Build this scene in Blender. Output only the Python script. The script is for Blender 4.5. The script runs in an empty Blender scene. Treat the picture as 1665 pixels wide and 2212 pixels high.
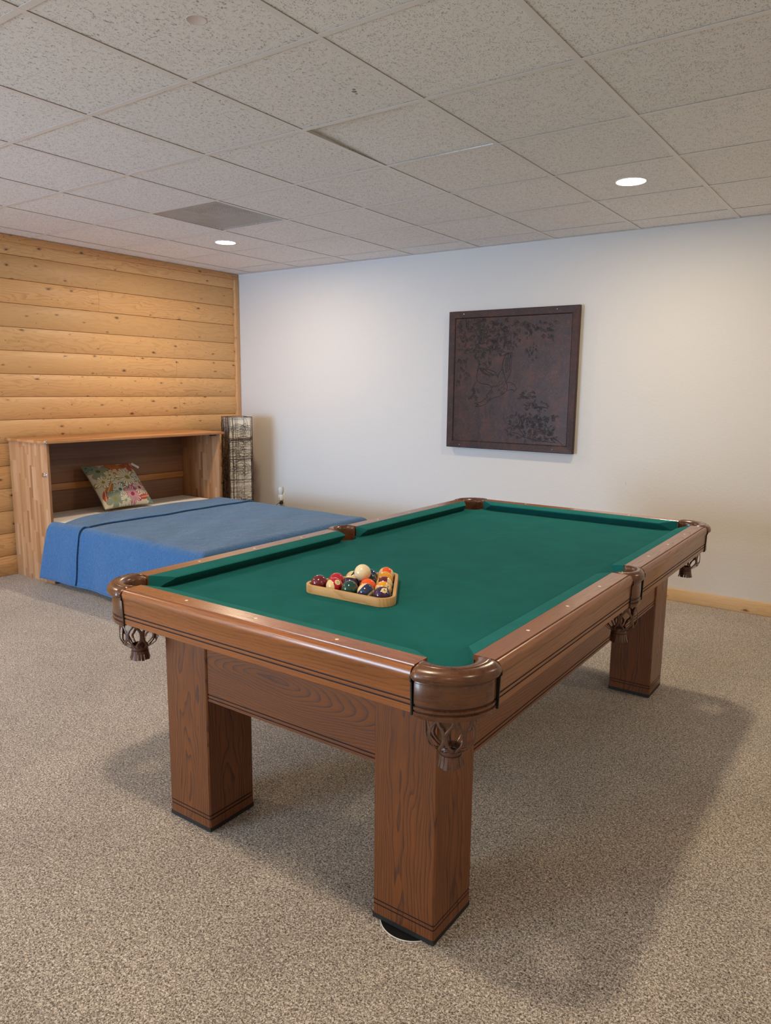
import bpy, bmesh, math, random
import numpy as np
from mathutils import Vector, Matrix

PI = math.pi
sc = bpy.context.scene
COL = sc.collection
random.seed(7)

# ------------------------------------------------------------------ helpers
def link(o, parent=None):
    COL.objects.link(o)
    if parent is not None:
        o.parent = parent
    return o

def tag(o, label=None, cat=None, group=None, kind=None):
    if label: o['label'] = label
    if cat: o['category'] = cat
    if group: o['group'] = group
    if kind: o['kind'] = kind
    return o

def empty(name, loc=(0, 0, 0), rz=0.0):
    o = bpy.data.objects.new(name, None)
    o.empty_display_size = .05
    o.location = loc
    o.rotation_euler = (0, 0, rz)
    return link(o)

class MB:
    """collects vertices, faces, material slots, smooth flags"""
    def __init__(s):
        s.v = []; s.f = []; s.m = []; s.s = []
    def add(s, vs, fs, mi=0, smooth=False):
        b = len(s.v)
        s.v += [tuple(p) for p in vs]
        for f in fs:
            s.f.append([i + b for i in f]); s.m.append(mi); s.s.append(smooth)
        return s
    def box(s, a, b, mi=0):
        x0, y0, z0 = a; x1, y1, z1 = b
        vs = [(x0,y0,z0),(x1,y0,z0),(x1,y1,z0),(x0,y1,z0),(x0,y0,z1),(x1,y0,z1),(x1,y1,z1),(x0,y1,z1)]
        fs = [(0,3,2,1),(4,5,6,7),(0,1,5,4),(1,2,6,5),(2,3,7,6),(3,0,4,7)]
        return s.add(vs, fs, mi)
    def bbox(s, a, b, r=.003, seg=2, mi=0):
        """bevelled box"""
        bm = bmesh.new()
        bmesh.ops.create_cube(bm, size=1)
        for v in bm.verts:
            v.co = Vector([(a[i] + b[i]) / 2 + v.co[i] * (b[i] - a[i]) for i in range(3)])
        bmesh.ops.bevel(bm, geom=list(bm.edges), offset=r, segments=seg, affect='EDGES', profile=.5)
        bm.verts.index_update()
        s.add([v.co[:] for v in bm.verts], [[v.index for v in f.verts] for f in bm.faces], mi, True)
        bm.free()
        return s
    def loft(s, secs, mi=0, smooth=True, close=True, cap=True, path_closed=False, mis=None):
        n = len(secs[0]); m = len(secs); b = len(s.v)
        for sec in secs: s.v += [tuple(p) for p in sec]
        for i in range(m if path_closed else m - 1):
            for j in range(n if close else n - 1):
                a0 = b + i * n + j; a1 = b + i * n + (j + 1) % n
                c0 = b + ((i + 1) % m) * n + j; c1 = b + ((i + 1) % m) * n + (j + 1) % n
                s.f.append([a0, a1, c1, c0]); s.m.append(mis[j] if mis else mi); s.s.append(smooth)
        if cap and not path_closed and close:
            s.f.append([b + j for j in range(n)][::-1]); s.m.append(mi); s.s.append(False)
            s.f.append([b + (m - 1) * n + j for j in range(n)]); s.m.append(mi); s.s.append(False)
        return s
    def tube(s, pts, r, n=6, mi=0, cap=True, closed=False):
        pts = [Vector(p) for p in pts]
        m = len(pts); secs = []; up = None
        for i, p in enumerate(pts):
            if closed: t = pts[(i + 1) % m] - pts[i - 1]
            else: t = pts[min(i + 1, m - 1)] - pts[max(i - 1, 0)]
            if t.length < 1e-9: t = Vector((0, 0, 1))
            t.normalize()
            if up is None:
                up = Vector((0, 0, 1)) if abs(t.z) < .9 else Vector((1, 0, 0))
            a = (up - t * up.dot(t))
            if a.length < 1e-6: a = t.orthogonal()
            a.normalize(); b = t.cross(a); up = a
            rr = r[i] if isinstance(r, (list, tuple)) else r
            secs.append([p + (a * math.cos(2*PI*k/n) + b * math.sin(2*PI*k/n)) * rr for k in range(n)])
        return s.loft(secs, mi, True, True, cap, closed)
    def lathe(s, prof, c=(0, 0, 0), n=32, mi=0, cap=False, smooth=True):
        secs = [[(c[0] + r*math.cos(2*PI*k/n), c[1] + r*math.sin(2*PI*k/n), c[2] + z) for k in range(n)] for r, z in prof]
        return s.loft(secs, mi, smooth, True, cap)
    def build(s, name, mats, parent=None, center=True, pivot=None):
        me = bpy.data.meshes.new(name)
        v = np.array(s.v, dtype=float)
        c = np.zeros(3)
        if pivot is not None: c = np.array(pivot, dtype=float)
        elif center: c = (v.min(0) + v.max(0)) / 2
        me.from_pydata([tuple(p) for p in (v - c)], [], s.f)
        if not isinstance(mats, (list, tuple)): mats = [mats]
        for mt in mats: me.materials.append(mt)
        me.polygons.foreach_set('material_index', s.m)
        me.polygons.foreach_set('use_smooth', s.s)
        bm = bmesh.new(); bm.from_mesh(me)
        bmesh.ops.recalc_face_normals(bm, faces=bm.faces)
        bm.to_mesh(me); bm.free()
        me.update()
        o = bpy.data.objects.new(name, me)
        o.location = c
        return link(o, parent)

def sharp(o, ang=35):
    """mark edges above an angle sharp so that smooth faces keep their crisp edges"""
    me = o.data
    bm = bmesh.new(); bm.from_mesh(me)
    for e in bm.edges:
        if len(e.link_faces) == 2 and e.calc_face_angle(0) > math.radians(ang): e.smooth = False
    bm.to_mesh(me); bm.free()
    return o

def vcol(o, name, arr):
    """per-vertex colour attribute"""
    at = o.data.color_attributes.new(name, 'FLOAT_COLOR', 'POINT')
    at.data.foreach_set('color', np.asarray(arr, dtype=np.float32).ravel())

# ------------------------------------------------------------------ node helper
class NT:
    def __init__(s, name):
        s.m = bpy.data.materials.new(name); s.m.use_nodes = True
        s.t = s.m.node_tree; s.t.nodes.clear()
        s.out = s.t.nodes.new('ShaderNodeOutputMaterial')
    def n(s, typ, ins=None, **props):
        nd = s.t.nodes.new('ShaderNode' + typ)
        for k, v in props.items(): setattr(nd, k, v)
        for k, v in (ins or {}).items():
            sock = nd.inputs[k]
            if isinstance(v, bpy.types.NodeSocket): s.t.links.new(v, sock)
            else: sock.default_value = v
        return nd
    def math(s, op, a, b=0.0, c=0.0, clamp=False):
        nd = s.n('Math', {0: a, 1: b, 2: c}, operation=op); nd.use_clamp = clamp
        return nd.outputs[0]
    def vm(s, op, a, b=(0, 0, 0)):
        nd = s.n('VectorMath', {0: a, 1: b}, operation=op)
        return nd.outputs['Value'] if op in ('LENGTH', 'DOT_PRODUCT', 'DISTANCE') else nd.outputs[0]
    def sep(s, v):
        nd = s.n('SeparateXYZ', {0: v}); return nd.outputs
    def comb(s, x, y, z):
        return s.n('CombineXYZ', {0: x, 1: y, 2: z}).outputs[0]
    def obj(s):
        return s.n('TexCoord').outputs['Object']
    def rnd(s):
        return s.n('ObjectInfo').outputs['Random']
    def noise(s, vec, scale, detail=2.0, rough=.5, dist=0.0, out='Fac'):
        return s.n('TexNoise', {'Vector': vec, 'Scale': scale, 'Detail': detail, 'Roughness': rough, 'Distortion': dist}).outputs[out]
    def vor(s, vec, scale, out='Distance', feature='F1', rnd=1.0):
        return s.n('TexVoronoi', {'Vector': vec, 'Scale': scale, 'Randomness': rnd}, feature=feature).outputs[out]
    def white(s, vec):
        return s.n('TexWhiteNoise', {'Vector': vec}, noise_dimensions='3D').outputs['Value']
    def ramp(s, fac, stops, interp='LINEAR'):
        nd = s.n('ValToRGB', {0: fac}); cr = nd.color_ramp; cr.interpolation = interp
        while len(cr.elements) < len(stops): cr.elements.new(.5)
        for e, (p, c) in zip(cr.elements, stops):
            e.position = p
            if isinstance(c, (int, float)): c = (c, c, c)
            e.color = (*c[:3], 1)
        return nd.outputs[0]
    def mix(s, fac, a, b, blend='MIX'):
        nd = s.n('Mix', {}, data_type='RGBA', blend_type=blend)
        for k, v in ((0, fac), (6, a), (7, b)):
            if isinstance(v, bpy.types.NodeSocket): s.t.links.new(v, nd.inputs[k])
            else:
                if k and not isinstance(v, (int, float)) and len(v) == 3: v = (*v, 1)
                nd.inputs[k].default_value = v
        return nd.outputs[2]
    def bump(s, h, dist=.001, strength=1.0, normal=None):
        ins = {'Height': h, 'Distance': dist, 'Strength': strength}
        if normal is not None: ins['Normal'] = normal
        return s.n('Bump', ins).outputs[0]
    def end(s, color, rough=.5, normal=None, **kw):
        ins = {'Base Color': color if isinstance(color, bpy.types.NodeSocket) else (*color[:3], 1), 'Roughness': rough}
        if normal is not None: ins['Normal'] = normal
        ins.update({k.replace('_', ' '): v for k, v in kw.items()})
        b = s.n('BsdfPrincipled', ins)
        s.t.links.new(b.outputs[0], s.out.inputs[0])
        s.bsdf = b
        return s.m

def plain(name, col, rough=.5, **kw):
    return NT(name).end(col, rough, **kw)

def wood(name, light, dark, axis=0, k=.2, freq=75., ring=.75, pore=.55, rough=.32, off=(0, 0, 0), warp=.010, coat=.25, tone=.16, bumpd=.0001):
    """ring-porous board: nested stretched rings around the part's own centre, fine pores along the grain"""
    t = NT(name)
    o = t.sep(t.obj())
    g, a, b = [(o[0], o[1], o[2]), (o[1], o[2], o[0]), (o[2], o[0], o[1])][axis]
    r = t.rnd(); sd = t.math('MULTIPLY', r, 37.)
    g1 = t.math('ADD', g, off[0]); a1 = t.math('ADD', a, off[1]); b1 = t.math('ADD', b, off[2])
    P = t.comb(t.math('ADD', t.math('MULTIPLY', g, 1.6), sd), t.math('MULTIPLY', a, 7.), t.math('MULTIPLY', b, 7.))
    w = t.noise(P, 1.0, 3., .55, 0., 'Color')
    ws = t.n('SeparateColor', {0: w}).outputs
    da = t.math('MULTIPLY', t.math('SUBTRACT', ws[0], .5), warp * 6)
    db = t.math('MULTIPLY', t.math('SUBTRACT', ws[1], .5), warp * 6)
    Q = t.comb(t.math('MULTIPLY', g1, k), t.math('ADD', a1, da), t.math('ADD', b1, db))
    rad = t.vm('LENGTH', Q)
    ph = t.math('FRACT', t.math('ADD', t.math('MULTIPLY', rad, freq), t.math('MULTIPLY', ws[2], 1.5)))
    rng = t.ramp(ph, [(0., 0.), (.40, .04), (.72, .35), (.88, 1.), (.95, .9), (1., 0.)])
    F = t.comb(t.math('ADD', t.math('MULTIPLY', g, 9.), sd), t.math('MULTIPLY', a, 420.), t.math('MULTIPLY', b, 420.))
    fine = t.noise(F, 1.0, 3., .6)
    fr = t.ramp(fine, [(.38, 1.), (.56, 0.)])
    Fd = t.comb(t.math('ADD', t.math('MULTIPLY', g, 4.), sd), t.math('MULTIPLY', a, 60.), t.math('MULTIPLY', b, 60.))
    mid = t.noise(Fd, 1.0, 2., .5)
    fac = t.math('ADD', t.math('MULTIPLY', rng, ring), t.math('MULTIPLY', fr, t.math('MULTIPLY_ADD', rng, pore * .6, pore * .4)), clamp=True)
    fac = t.math('ADD', fac, t.math('MULTIPLY', t.math('SUBTRACT', mid, .5), .5), clamp=True)
    c = t.mix(fac, light, dark)
    big = t.noise(t.comb(t.math('ADD', g, sd), t.math('MULTIPLY', a, 3.), t.math('MULTIPLY', b, 3.)), 2.2, 2.)
    c = t.mix(1., c, t.ramp(t.math('ADD', big, t.math('MULTIPLY', t.math('SUBTRACT', r, .5), .3)), [(.25, 1 - tone), (.75, 1 + tone * .6)]), 'MULTIPLY')
    nb = t.bump(fac, bumpd, -1.0 if False else 1.0)
    nb.node.invert = True
    rr = t.math('MULTIPLY_ADD', fac, .15, rough)
    return t.end(c, rr, nb, Coat_Weight=coat, Coat_Roughness=.12)

# ------------------------------------------------------------------ materials
OAK_L, OAK_D = (.184, .056, .0115), (.060, .017, .0055)
M = {}
M['oak_x'] = wood('stained_oak_x', OAK_L, OAK_D, 0, k=.10, freq=95)
M['oak_y'] = wood('stained_oak_y', OAK_L, OAK_D, 1, k=.07, freq=95)
M['oak_z'] = wood('stained_oak_z', OAK_L, OAK_D, 2, k=.045, freq=210, warp=.010, ring=.7, pore=.75, off=(.15, 0, 0))
M['oak_apron_x'] = wood('stained_oak_apron_x', OAK_L, OAK_D, 0, k=.17, freq=150, ring=.9, pore=.45, off=(.06, 0, .004), warp=.012)
M['oak_apron_y'] = wood('stained_oak_apron_y', OAK_L, OAK_D, 1, k=.07, freq=130, ring=.6, pore=.4, off=(.3, .02, .004))
M['oak_rail_x'] = wood('rail_oak_x', (.30, .098, .020), (.115, .034, .009), 0, k=.08, freq=140, ring=.32, rough=.26, coat=.5, off=(.1, .0, -.06))
M['oak_rail_y'] = wood('rail_oak_y', (.245, .090, .028), (.10, .034, .012), 1, k=.06, freq=140, ring=.28, rough=.30, coat=.35, off=(.3, -.05, .0))
M['groove'] = plain('dark_stained_groove', (.040, .013, .008), .5)
M['black'] = plain('black_metal', (.006, .006, .007), .45)
M['plinth'] = plain('black_plinth', (.008, .008, .009), .6)
M['sight'] = plain('pearl_sight', (.80, .72, .62), .25)

def leather(name, c1, c2, rough=.28):
    t = NT(name); o = t.obj()
    s = t.sep(o)
    st = t.noise(t.comb(t.math('MULTIPLY', s[0], 6.), t.math('MULTIPLY', s[1], 6.), t.math('MULTIPLY', s[2], 110.)), 3., 4., .6)
    bl = t.noise(o, 26., 3., .6)
    f = t.math('ADD', t.math('MULTIPLY', st, .7), t.math('MULTIPLY', bl, .5))
    c = t.ramp(f, [(.42, c2), (.78, c1)])
    h = t.noise(o, 700., 3.)
    return t.end(c, t.math('MULTIPLY_ADD', bl, .25, rough - .1), t.bump(h, .0002, .6), Coat_Weight=.35, Coat_Roughness=.18)
M['leather'] = leather('brown_leather', (.150, .056, .020), (.055, .019, .009), .26)
M['leather_dark'] = leather('dark_brown_leather', (.125, .050, .026), (.045, .017, .010), .38)
M['stitch'] = plain('tan_stitching', (.26, .13, .06), .7)

def felt(nm='green_billiard_cloth', k=1.):
    t = NT(nm); o = t.obj()
    fib = t.noise(o, 900., 3., .7)
    cl = t.noise(o, 7., 4., .6, .6)
    c = t.ramp(cl, [(.3, (.0070*k*k, .096*k, .096*k)), (.7, (.0092*k*k, .118*k, .117*k))])
    c = t.mix(t.math('MULTIPLY', t.ramp(fib, [(.52, 0.), (.75, 1.)]), .12), c, (.03, .22, .18))
    sp = t.vor(t.vm('ADD', o, t.n('VectorMath', {0: t.noise(o, 60., 2., .5, 0., 'Color'), 'Scale': .02}, operation='SCALE').outputs[0]), 26.)
    msk = t.ramp(t.noise(o, 4.5, 3., .6), [(.52, 0.), (.66, 1.)])
    spk = t.math('MULTIPLY', t.ramp(sp, [(.035, 1.), (.075, 0.)]), t.math('MULTIPLY', msk, .33))
    c = t.mix(spk, c, (.22, .42, .40))
    return t.end(c, .92, t.bump(fib, .0003, .5), Sheen_Weight=.03, Sheen_Roughness=.4, Sheen_Tint=(.4, .9, .8, 1), Specular_IOR_Level=.06)
M['felt'] = felt()
M['felt_rail'] = felt('worn_green_rail_cloth', 1.22)

def carpet():
    t = NT('speckled_shag_carpet'); o = t.obj()
    dd = t.noise(o, 130., 2., .5, 0., 'Color')
    o2 = t.vm('ADD', o, t.n('VectorMath', {0: t.vm('SUBTRACT', dd, (.5, .5, .5)), 'Scale': .012}, operation='SCALE').outputs[0])
    a = t.noise(o2, 290., 2.5, .65, .8)
    b = t.noise(o2, 170., 3., .6, .3)
    f = t.math('ADD', t.math('MULTIPLY', a, .6), t.math('MULTIPLY', b, .4))
    c = t.ramp(f, [(.40, (.080, .060, .046)), (.475, (.26, .22, .187)), (.535, (.60, .53, .462)), (.61, (.90, .82, .745))])
    big = t.noise(o, 1.7, 3., .6, .5)
    c = t.mix(1., c, t.ramp(big, [(.35, .90), (.65, 1.06)]), 'MULTIPLY')
    return t.end(c, .95, t.bump(f, .010, .75), Sheen_Weight=.15, Specular_IOR_Level=.1)
M['carpet'] = carpet()

def wallpaint():
    t = NT('orange_peel_white_paint'); o = t.obj()
    a = t.noise(o, 70., 3., .55, .4); b = t.noise(o, 190., 2.)
    h = t.math('ADD', t.ramp(a, [(.42, 0.), (.60, 1.)]), t.math('MULTIPLY', b, .35))
    return t.end((.60, .58, .555), .62, t.bump(h, .0009, .28))
M['wall'] = wallpaint()

def tiles():
    t = NT('fissured_ceiling_tile'); o = t.obj()
    at = t.n('Attribute', attribute_name='seed').outputs['Color']
    sd = t.n('SeparateColor', {0: at}).outputs
    off = t.n('VectorMath', {0: at, 'Scale': 13.}, operation='SCALE').outputs[0]
    p = t.vm('ADD', o, off); s = t.sep(p)
    # worm-like fissures that run along one direction of the tile
    q = t.comb(t.math('MULTIPLY', s[0], 95.), t.math('MULTIPLY', s[1], 34.), 0.)
    w = t.math('ABSOLUTE', t.math('SUBTRACT', t.noise(q, 1.0, 1., .5, .9), .5))
    q2 = t.comb(t.math('MULTIPLY', s[0], 70.), t.math('MULTIPLY', s[1], 62.), 4.)
    brk = t.ramp(t.noise(q2, 1.0, 1.), [(.545, 0.), (.60, 1.)])
    fis = t.math('MULTIPLY', t.ramp(w, [(.014, 1.), (.027, 0.)]), brk)
    v = t.vor(p, 150.)
    pin = t.math('MULTIPLY', t.ramp(v, [(.20, 1.), (.32, 0.)]), t.ramp(t.noise(p, 45., 1.), [(.47, 0.), (.55, 1.)]))
    v2 = t.noise(p, 160., 1.5, .5, 1.2)
    sm = t.ramp(v2, [(.665, 0.), (.70, 1.)])
    small = t.math('MAXIMUM', pin, sm)
    k = t.ramp(sd[2], [(.30, 0.), (.31, 1.)], 'CONSTANT')
    f = t.math('MAXIMUM', t.math('MULTIPLY', fis, t.math('MULTIPLY_ADD', k, -.65, 1.)), t.math('MULTIPLY', small, t.math('MULTIPLY_ADD', k, .45, .5)))
    tone = t.math('MULTIPLY_ADD', sd[0], .05, .97)
    c = t.mix(t.math('MULTIPLY', f, .72), (.88, .865, .85), (.22, .195, .18))
    c = t.mix(1., c, t.comb(tone, tone, tone), 'MULTIPLY')
    nb = t.bump(t.math('MULTIPLY_ADD', f, -1., t.math('MULTIPLY', t.noise(p, 300., 2.), .2)), .0025, .8)
    return t.end(c, .9, nb, Specular_IOR_Level=.15)
M['tile'] = tiles()
M['grid'] = plain('white_ceiling_grid', (.80, .77, .75), .5)
M['plenum'] = plain('dark_plenum', (.03, .03, .03), .9)
M['stain'] = plain('tan_patch', (.72, .64, .60), .9)

def logwood(name, trim=False, light=(.67, .40, .175), dark=(.41, .205, .08)):
    """knotty pine with per-board seeds"""
    t = NT(name); o = t.obj()
    s = t.sep(o)
    if trim:
        r = t.math('MULTIPLY', t.rnd(), 19.); r2 = t.rnd()
    else:
        at = t.n('SeparateColor', {0: t.n('Attribute', attribute_name='seed').outputs['Color']}).outputs
        r = t.math('MULTIPLY', at[0], 31.); r2 = at[1]
    ax = s[1] if not trim else trim_axis_sock(t, s, trim)
    cr = s[2] if not trim else trim_cross_sock(t, s, trim)
    g = t.math('ADD', ax, r)
    # knots: stretched cells
    kv = t.comb(t.math('MULTIPLY', g, 4.2), t.math('MULTIPLY', t.math('ADD', cr, r), 9.), 0.)
    kw = t.n('VectorMath', {0: t.vm('SUBTRACT', t.noise(kv, 3.5, 2., .5, 0., 'Color'), (.5, .5, .5)), 'Scale': .16}, operation='SCALE').outputs[0]
    kv = t.vm('ADD', kv, kw)
    kd = t.n('TexVoronoi', {'Vector': kv, 'Scale': 1.0, 'Randomness': 1.0}, voronoi_dimensions='2D')
    kdist = kd.outputs['Distance']
    ksel = t.n('SeparateColor', {0: kd.outputs['Color']}).outputs[0]
    ksize = t.math('MULTIPLY', t.ramp(ksel, [(.30, 0.), (.7, .45), (1., 1.)]), .075)
    bulge = t.n('MapRange', {0: kdist, 1: 0., 2: .45, 3: 1., 4: 0.}, interpolation_type='SMOOTHSTEP').outputs[0]
    lw = t.noise(t.comb(t.math('MULTIPLY', g, 1.1), t.math('MULTIPLY', cr, 5.), r), 1.6, 3., .6, .4)
    bul = t.math('MULTIPLY', bulge, t.math('MULTIPLY', ksel, 1.3))
    ph = t.math('ADD', t.math('MULTIPLY', cr, t.math('MULTIPLY_ADD', r2, 34., 22.)), t.math('ADD', t.math('MULTIPLY', lw, 9.), bul))
    ph = t.math('FRACT', ph)
    rng = t.ramp(ph, [(0., 0.), (.5, .15), (.82, .9), (.92, 1.), (1., 0.)])
    fine = t.noise(t.comb(t.math('MULTIPLY', g, 8.), t.math('MULTIPLY', cr, 260.), 0.), 1., 3., .6)
    amt = t.math('MULTIPLY_ADD', t.noise(t.comb(t.math('MULTIPLY', g, .9), t.math('MULTIPLY', cr, 3.), r), 1.3, 2.), 1.1, -.18, clamp=True)
    amt = t.math('MULTIPLY', amt, t.math('MULTIPLY_ADD', r2, .8, .45))
    fac = t.math('ADD', t.math('MULTIPLY', rng, amt), t.math('MULTIPLY', t.ramp(fine, [(.35, 1.), (.6, 0.)]), .16), clamp=True)
    c = t.mix(fac, light, dark)
    c = t.mix(1., c, t.ramp(r2, [(0., (.86, .86, .84)), (.5, (1., 1., 1.)), (1., (1.06, 1.0, .94))]), 'MULTIPLY')
    halo = t.n('MapRange', {0: kdist, 1: ksize, 2: t.math('ADD', ksize, .07), 3: .55, 4: 0.}, interpolation_type='SMOOTHSTEP').outputs[0]
    has = t.math('GREATER_THAN', ksize, .012)
    c = t.mix(t.math('MULTIPLY', halo, has), c, (.27, .125, .05))
    core = t.n('MapRange', {0: kdist, 1: t.math('MULTIPLY', ksize, .65), 2: ksize, 3: 1., 4: 0.}, interpolation_type='SMOOTHSTEP').outputs[0]
    c = t.mix(t.math('MULTIPLY', core, t.math('MULTIPLY', has, .85)), c, (.085, .035, .018))
    sk = t.n('TexVoronoi', {'Vector': t.comb(t.math('MULTIPLY', g, 9.), t.math('MULTIPLY', t.math('ADD', cr, r), 16.), 3.), 'Scale': 1.0}, voronoi_dimensions='2D')
    ssel = t.math('GREATER_THAN', t.n('SeparateColor', {0: sk.outputs['Color']}).outputs[1], .85)
    c = t.mix(t.math('MULTIPLY', t.math('MULTIPLY', t.math('LESS_THAN', sk.outputs['Distance'], .045), ssel), .8), c, (.12, .05, .022))
    nb = t.bump(fac, .0006, .6); nb.node.invert = True
    return t.end(c, t.math('MULTIPLY_ADD', fac, .1, .5), nb, Coat_Weight=.05, Coat_Roughness=.3)
def trim_axis_sock(t, s, ax): return s[{'x': 0, 'y': 1, 'z': 2}[ax]]
def trim_cross_sock(t, s, ax):
    return {'x': s[2], 'y': s[2], 'z': s[1]}[ax]
M['log'] = logwood('knotty_pine_log_siding')
M['trim_y'] = logwood('pine_trim_y', 'y', (.62, .36, .155), (.36, .17, .06))
M['trim_z'] = logwood('pine_trim_z', 'z', (.60, .35, .165), (.42, .22, .09))
M['trim_x'] = logwood('pine_trim_x', 'x', (.64, .43, .22), (.46, .27, .12))

def butcher(name, cx, cz, tint=(1, 1, 1), wx=.026, lz=.24):
    """finger-jointed staves; cx = axis across the staves, cz = axis along them"""
    t = NT(name); o = t.sep(t.obj())
    u = t.math('MULTIPLY', t.math('ADD', o[cx], 5.), 1 / wx)
    row = t.math('FLOOR', u)
    rn = t.white(t.comb(row, 3., 7.))
    v = t.math('ADD', t.math('MULTIPLY', t.math('ADD', o[cz], 5.), 1 / lz), t.math('MULTIPLY', rn, 9.))
    cell = t.math('FLOOR', v)
    h = t.white(t.comb(row, cell, 1.)); h2 = t.white(t.comb(row, cell, 5.))
    g = t.comb(t.math('MULTIPLY', o[cz], 7.), t.math('MULTIPLY', o[cx], 170.), t.math('MULTIPLY', h, 40.))
    fine = t.noise(g, 1., 3., .6, .3)
    g2 = t.comb(t.math('MULTIPLY', o[cz], 3.), t.math('MULTIPLY', o[cx], 38.), t.math('MULTIPLY', h2, 40.))
    mid = t.noise(g2, 1., 3., .6, .6)
    c = t.ramp(h, [(0., (.27, .110, .040)), (.12, (.36, .165, .065)), (.5, (.43, .215, .092)), (.85, (.50, .265, .125)), (1., (.54, .32, .17))])
    c = t.mix(t.math('MULTIPLY', t.ramp(mid, [(.3, 1.), (.65, 0.)]), .30), c, (.33, .16, .08))
    c = t.mix(t.math('MULTIPLY', t.ramp(fine, [(.35, 1.), (.6, 0.)]), .22), c, (.24, .11, .05))
    c = t.mix(1., c, tint, 'MULTIPLY')
    return t.end(c, .42, t.bump(fine, .0002, .4), Coat_Weight=.1)
M['stave_side'] = butcher('rubberwood_staves_side', 0, 2)
M['stave_top'] = butcher('rubberwood_staves_top', 0, 1, (1.05, .92, .74), .045, .5)
M['cab_edge'] = wood('cabinet_edge_wood', (.34, .16, .06), (.20, .085, .03), 2, k=.02, freq=60, ring=.3, pore=.3)
M['back_ply'] = wood('brown_back_panel', (.215, .112, .066), (.155, .078, .044), 1, k=.02, freq=30, ring=.35, pore=.25, rough=.5, coat=0.)
M['back_ply2'] = wood('brown_slat_panel', (.255, .125, .066), (.18, .085, .042), 1, k=.02, freq=30, ring=.35, pore=.25, rough=.5, coat=0.)
M['crossbar'] = wood('crossbar_wood', (.44, .20, .065), (.28, .11, .035), 1, k=.02, freq=50, ring=.35, pore=.3)
M['chrome'] = plain('chrome_metal', (.75, .76, .80), .18, Metallic=1.0)

def quilt(name='blue_quilted_cotton', col=(.040, .148, .340)):
    t = NT(name); o = t.obj()
    w = t.noise(o, 16., 2., .5, 0., 'Color')
    p = t.vm('ADD', o, t.n('VectorMath', {0: t.vm('SUBTRACT', w, (.5, .5, .5)), 'Scale': .085}, operation='SCALE').outputs[0])
    v = t.n('TexVoronoi', {'Vector': p, 'Scale': 15.}, feature='F1').outputs['Distance']
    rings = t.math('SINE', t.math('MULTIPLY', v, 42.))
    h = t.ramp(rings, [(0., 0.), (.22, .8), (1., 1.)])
    wrk = t.noise(o, 6., 3., .55, .6)
    fab = t.noise(o, 600., 2.)
    hh = t.math('ADD', t.math('MULTIPLY', h, .0036), t.math('ADD', t.math('MULTIPLY', wrk, .016), t.math('MULTIPLY', fab, .0006)))
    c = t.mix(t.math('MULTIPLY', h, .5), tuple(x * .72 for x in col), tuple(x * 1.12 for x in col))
    return t.end(c, .85, t.bump(hh, 1.0, .75), Sheen_Weight=.25, Sheen_Roughness=.5, Specular_IOR_Level=.2)
M['quilt'] = quilt()
M['piping'] = plain('blue_piping', (.045, .150, .32), .8)
def sheetm():
    t = NT('white_sheet'); o = t.obj()
    return t.end((.80, .76, .72), .85, t.bump(t.noise(o, 9., 3., .5, .4), .006, .6))
M['sheet'] = sheetm()

def shade():
    t = NT('cream_fabric_shade'); o = t.obj()
    m = t.end((.74, .70, .62), .8, t.bump(t.noise(o, 300., 2.), .0003))
    return m
M['shade'] = shade()
M['rattan'] = plain('dark_brown_rattan', (.050, .028, .020), .5)

def artmetal(name, frame=False):
    t = NT(name); o = t.obj()
    a = t.noise(o, 9., 4., .6, .5); b = t.noise(o, 190., 3., .7); e = t.noise(o, 60., 3., .6)
    c = t.ramp(a, [(.3, (.020, .0095, .009)), (.5, (.033, .014, .011)), (.72, (.060, .020, .012))])
    fl = t.math('MULTIPLY', t.ramp(b, [(.50, 0.), (.62, 1.)]), t.ramp(e, [(.4, .15), (.65, 1.)]))
    c = t.mix(t.math('MULTIPLY', fl, .5), c, (.15, .065, .035))
    h = t.math('ADD', t.math('MULTIPLY', t.noise(o, 14., 2., .5, .5), .008), t.math('MULTIPLY', e, .0008))
    return t.end(c, .42 if not frame else .5, t.bump(h, 1.0, .20 if not frame else .15), Metallic=.15, Coat_Weight=.04, Coat_Roughness=.15, Specular_IOR_Level=.28)
M['art'] = artmetal('embossed_copper_panel')
M['art_frame'] = artmetal('embossed_copper_frame', True)
M['art_line'] = plain('blackened_line', (.006, .004, .004), .4, Metallic=.2)

M['rack'] = wood('blond_rack_wood', (.60, .37, .15), (.42, .23, .08), 0, k=.02, freq=130, ring=.55, pore=.3, off=(0, .02, .01), rough=.5, coat=0.)
M['plate'] = plain('almond_plastic', (.62, .58, .47), .35)
M['white_plastic'] = plain('white_plastic', (.82, .82, .82), .3)
M['black_plastic'] = plain('black_plastic', (.012, .012, .012), .4)
def glassm():
    t = NT('clear_plastic')
    return t.end((.85, .90, .95), .08, Alpha=.38)
M['glass'] = glassm()
M['window_frame'] = plain('white_window_frame', (.75, .75, .75), .4)

def emis(name, col, st):
    t = NT(name)
    e = t.n('Emission', {'Color': (*col, 1), 'Strength': st})
    t.t.links.new(e.outputs[0], t.out.inputs[0])
    return t.m
M['lamp'] = emis('lit_lamp_lens', (1., .90, .74), 16.)
M['lamp_trim'] = plain('white_lamp_trim', (.8, .78, .75), .4)

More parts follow.
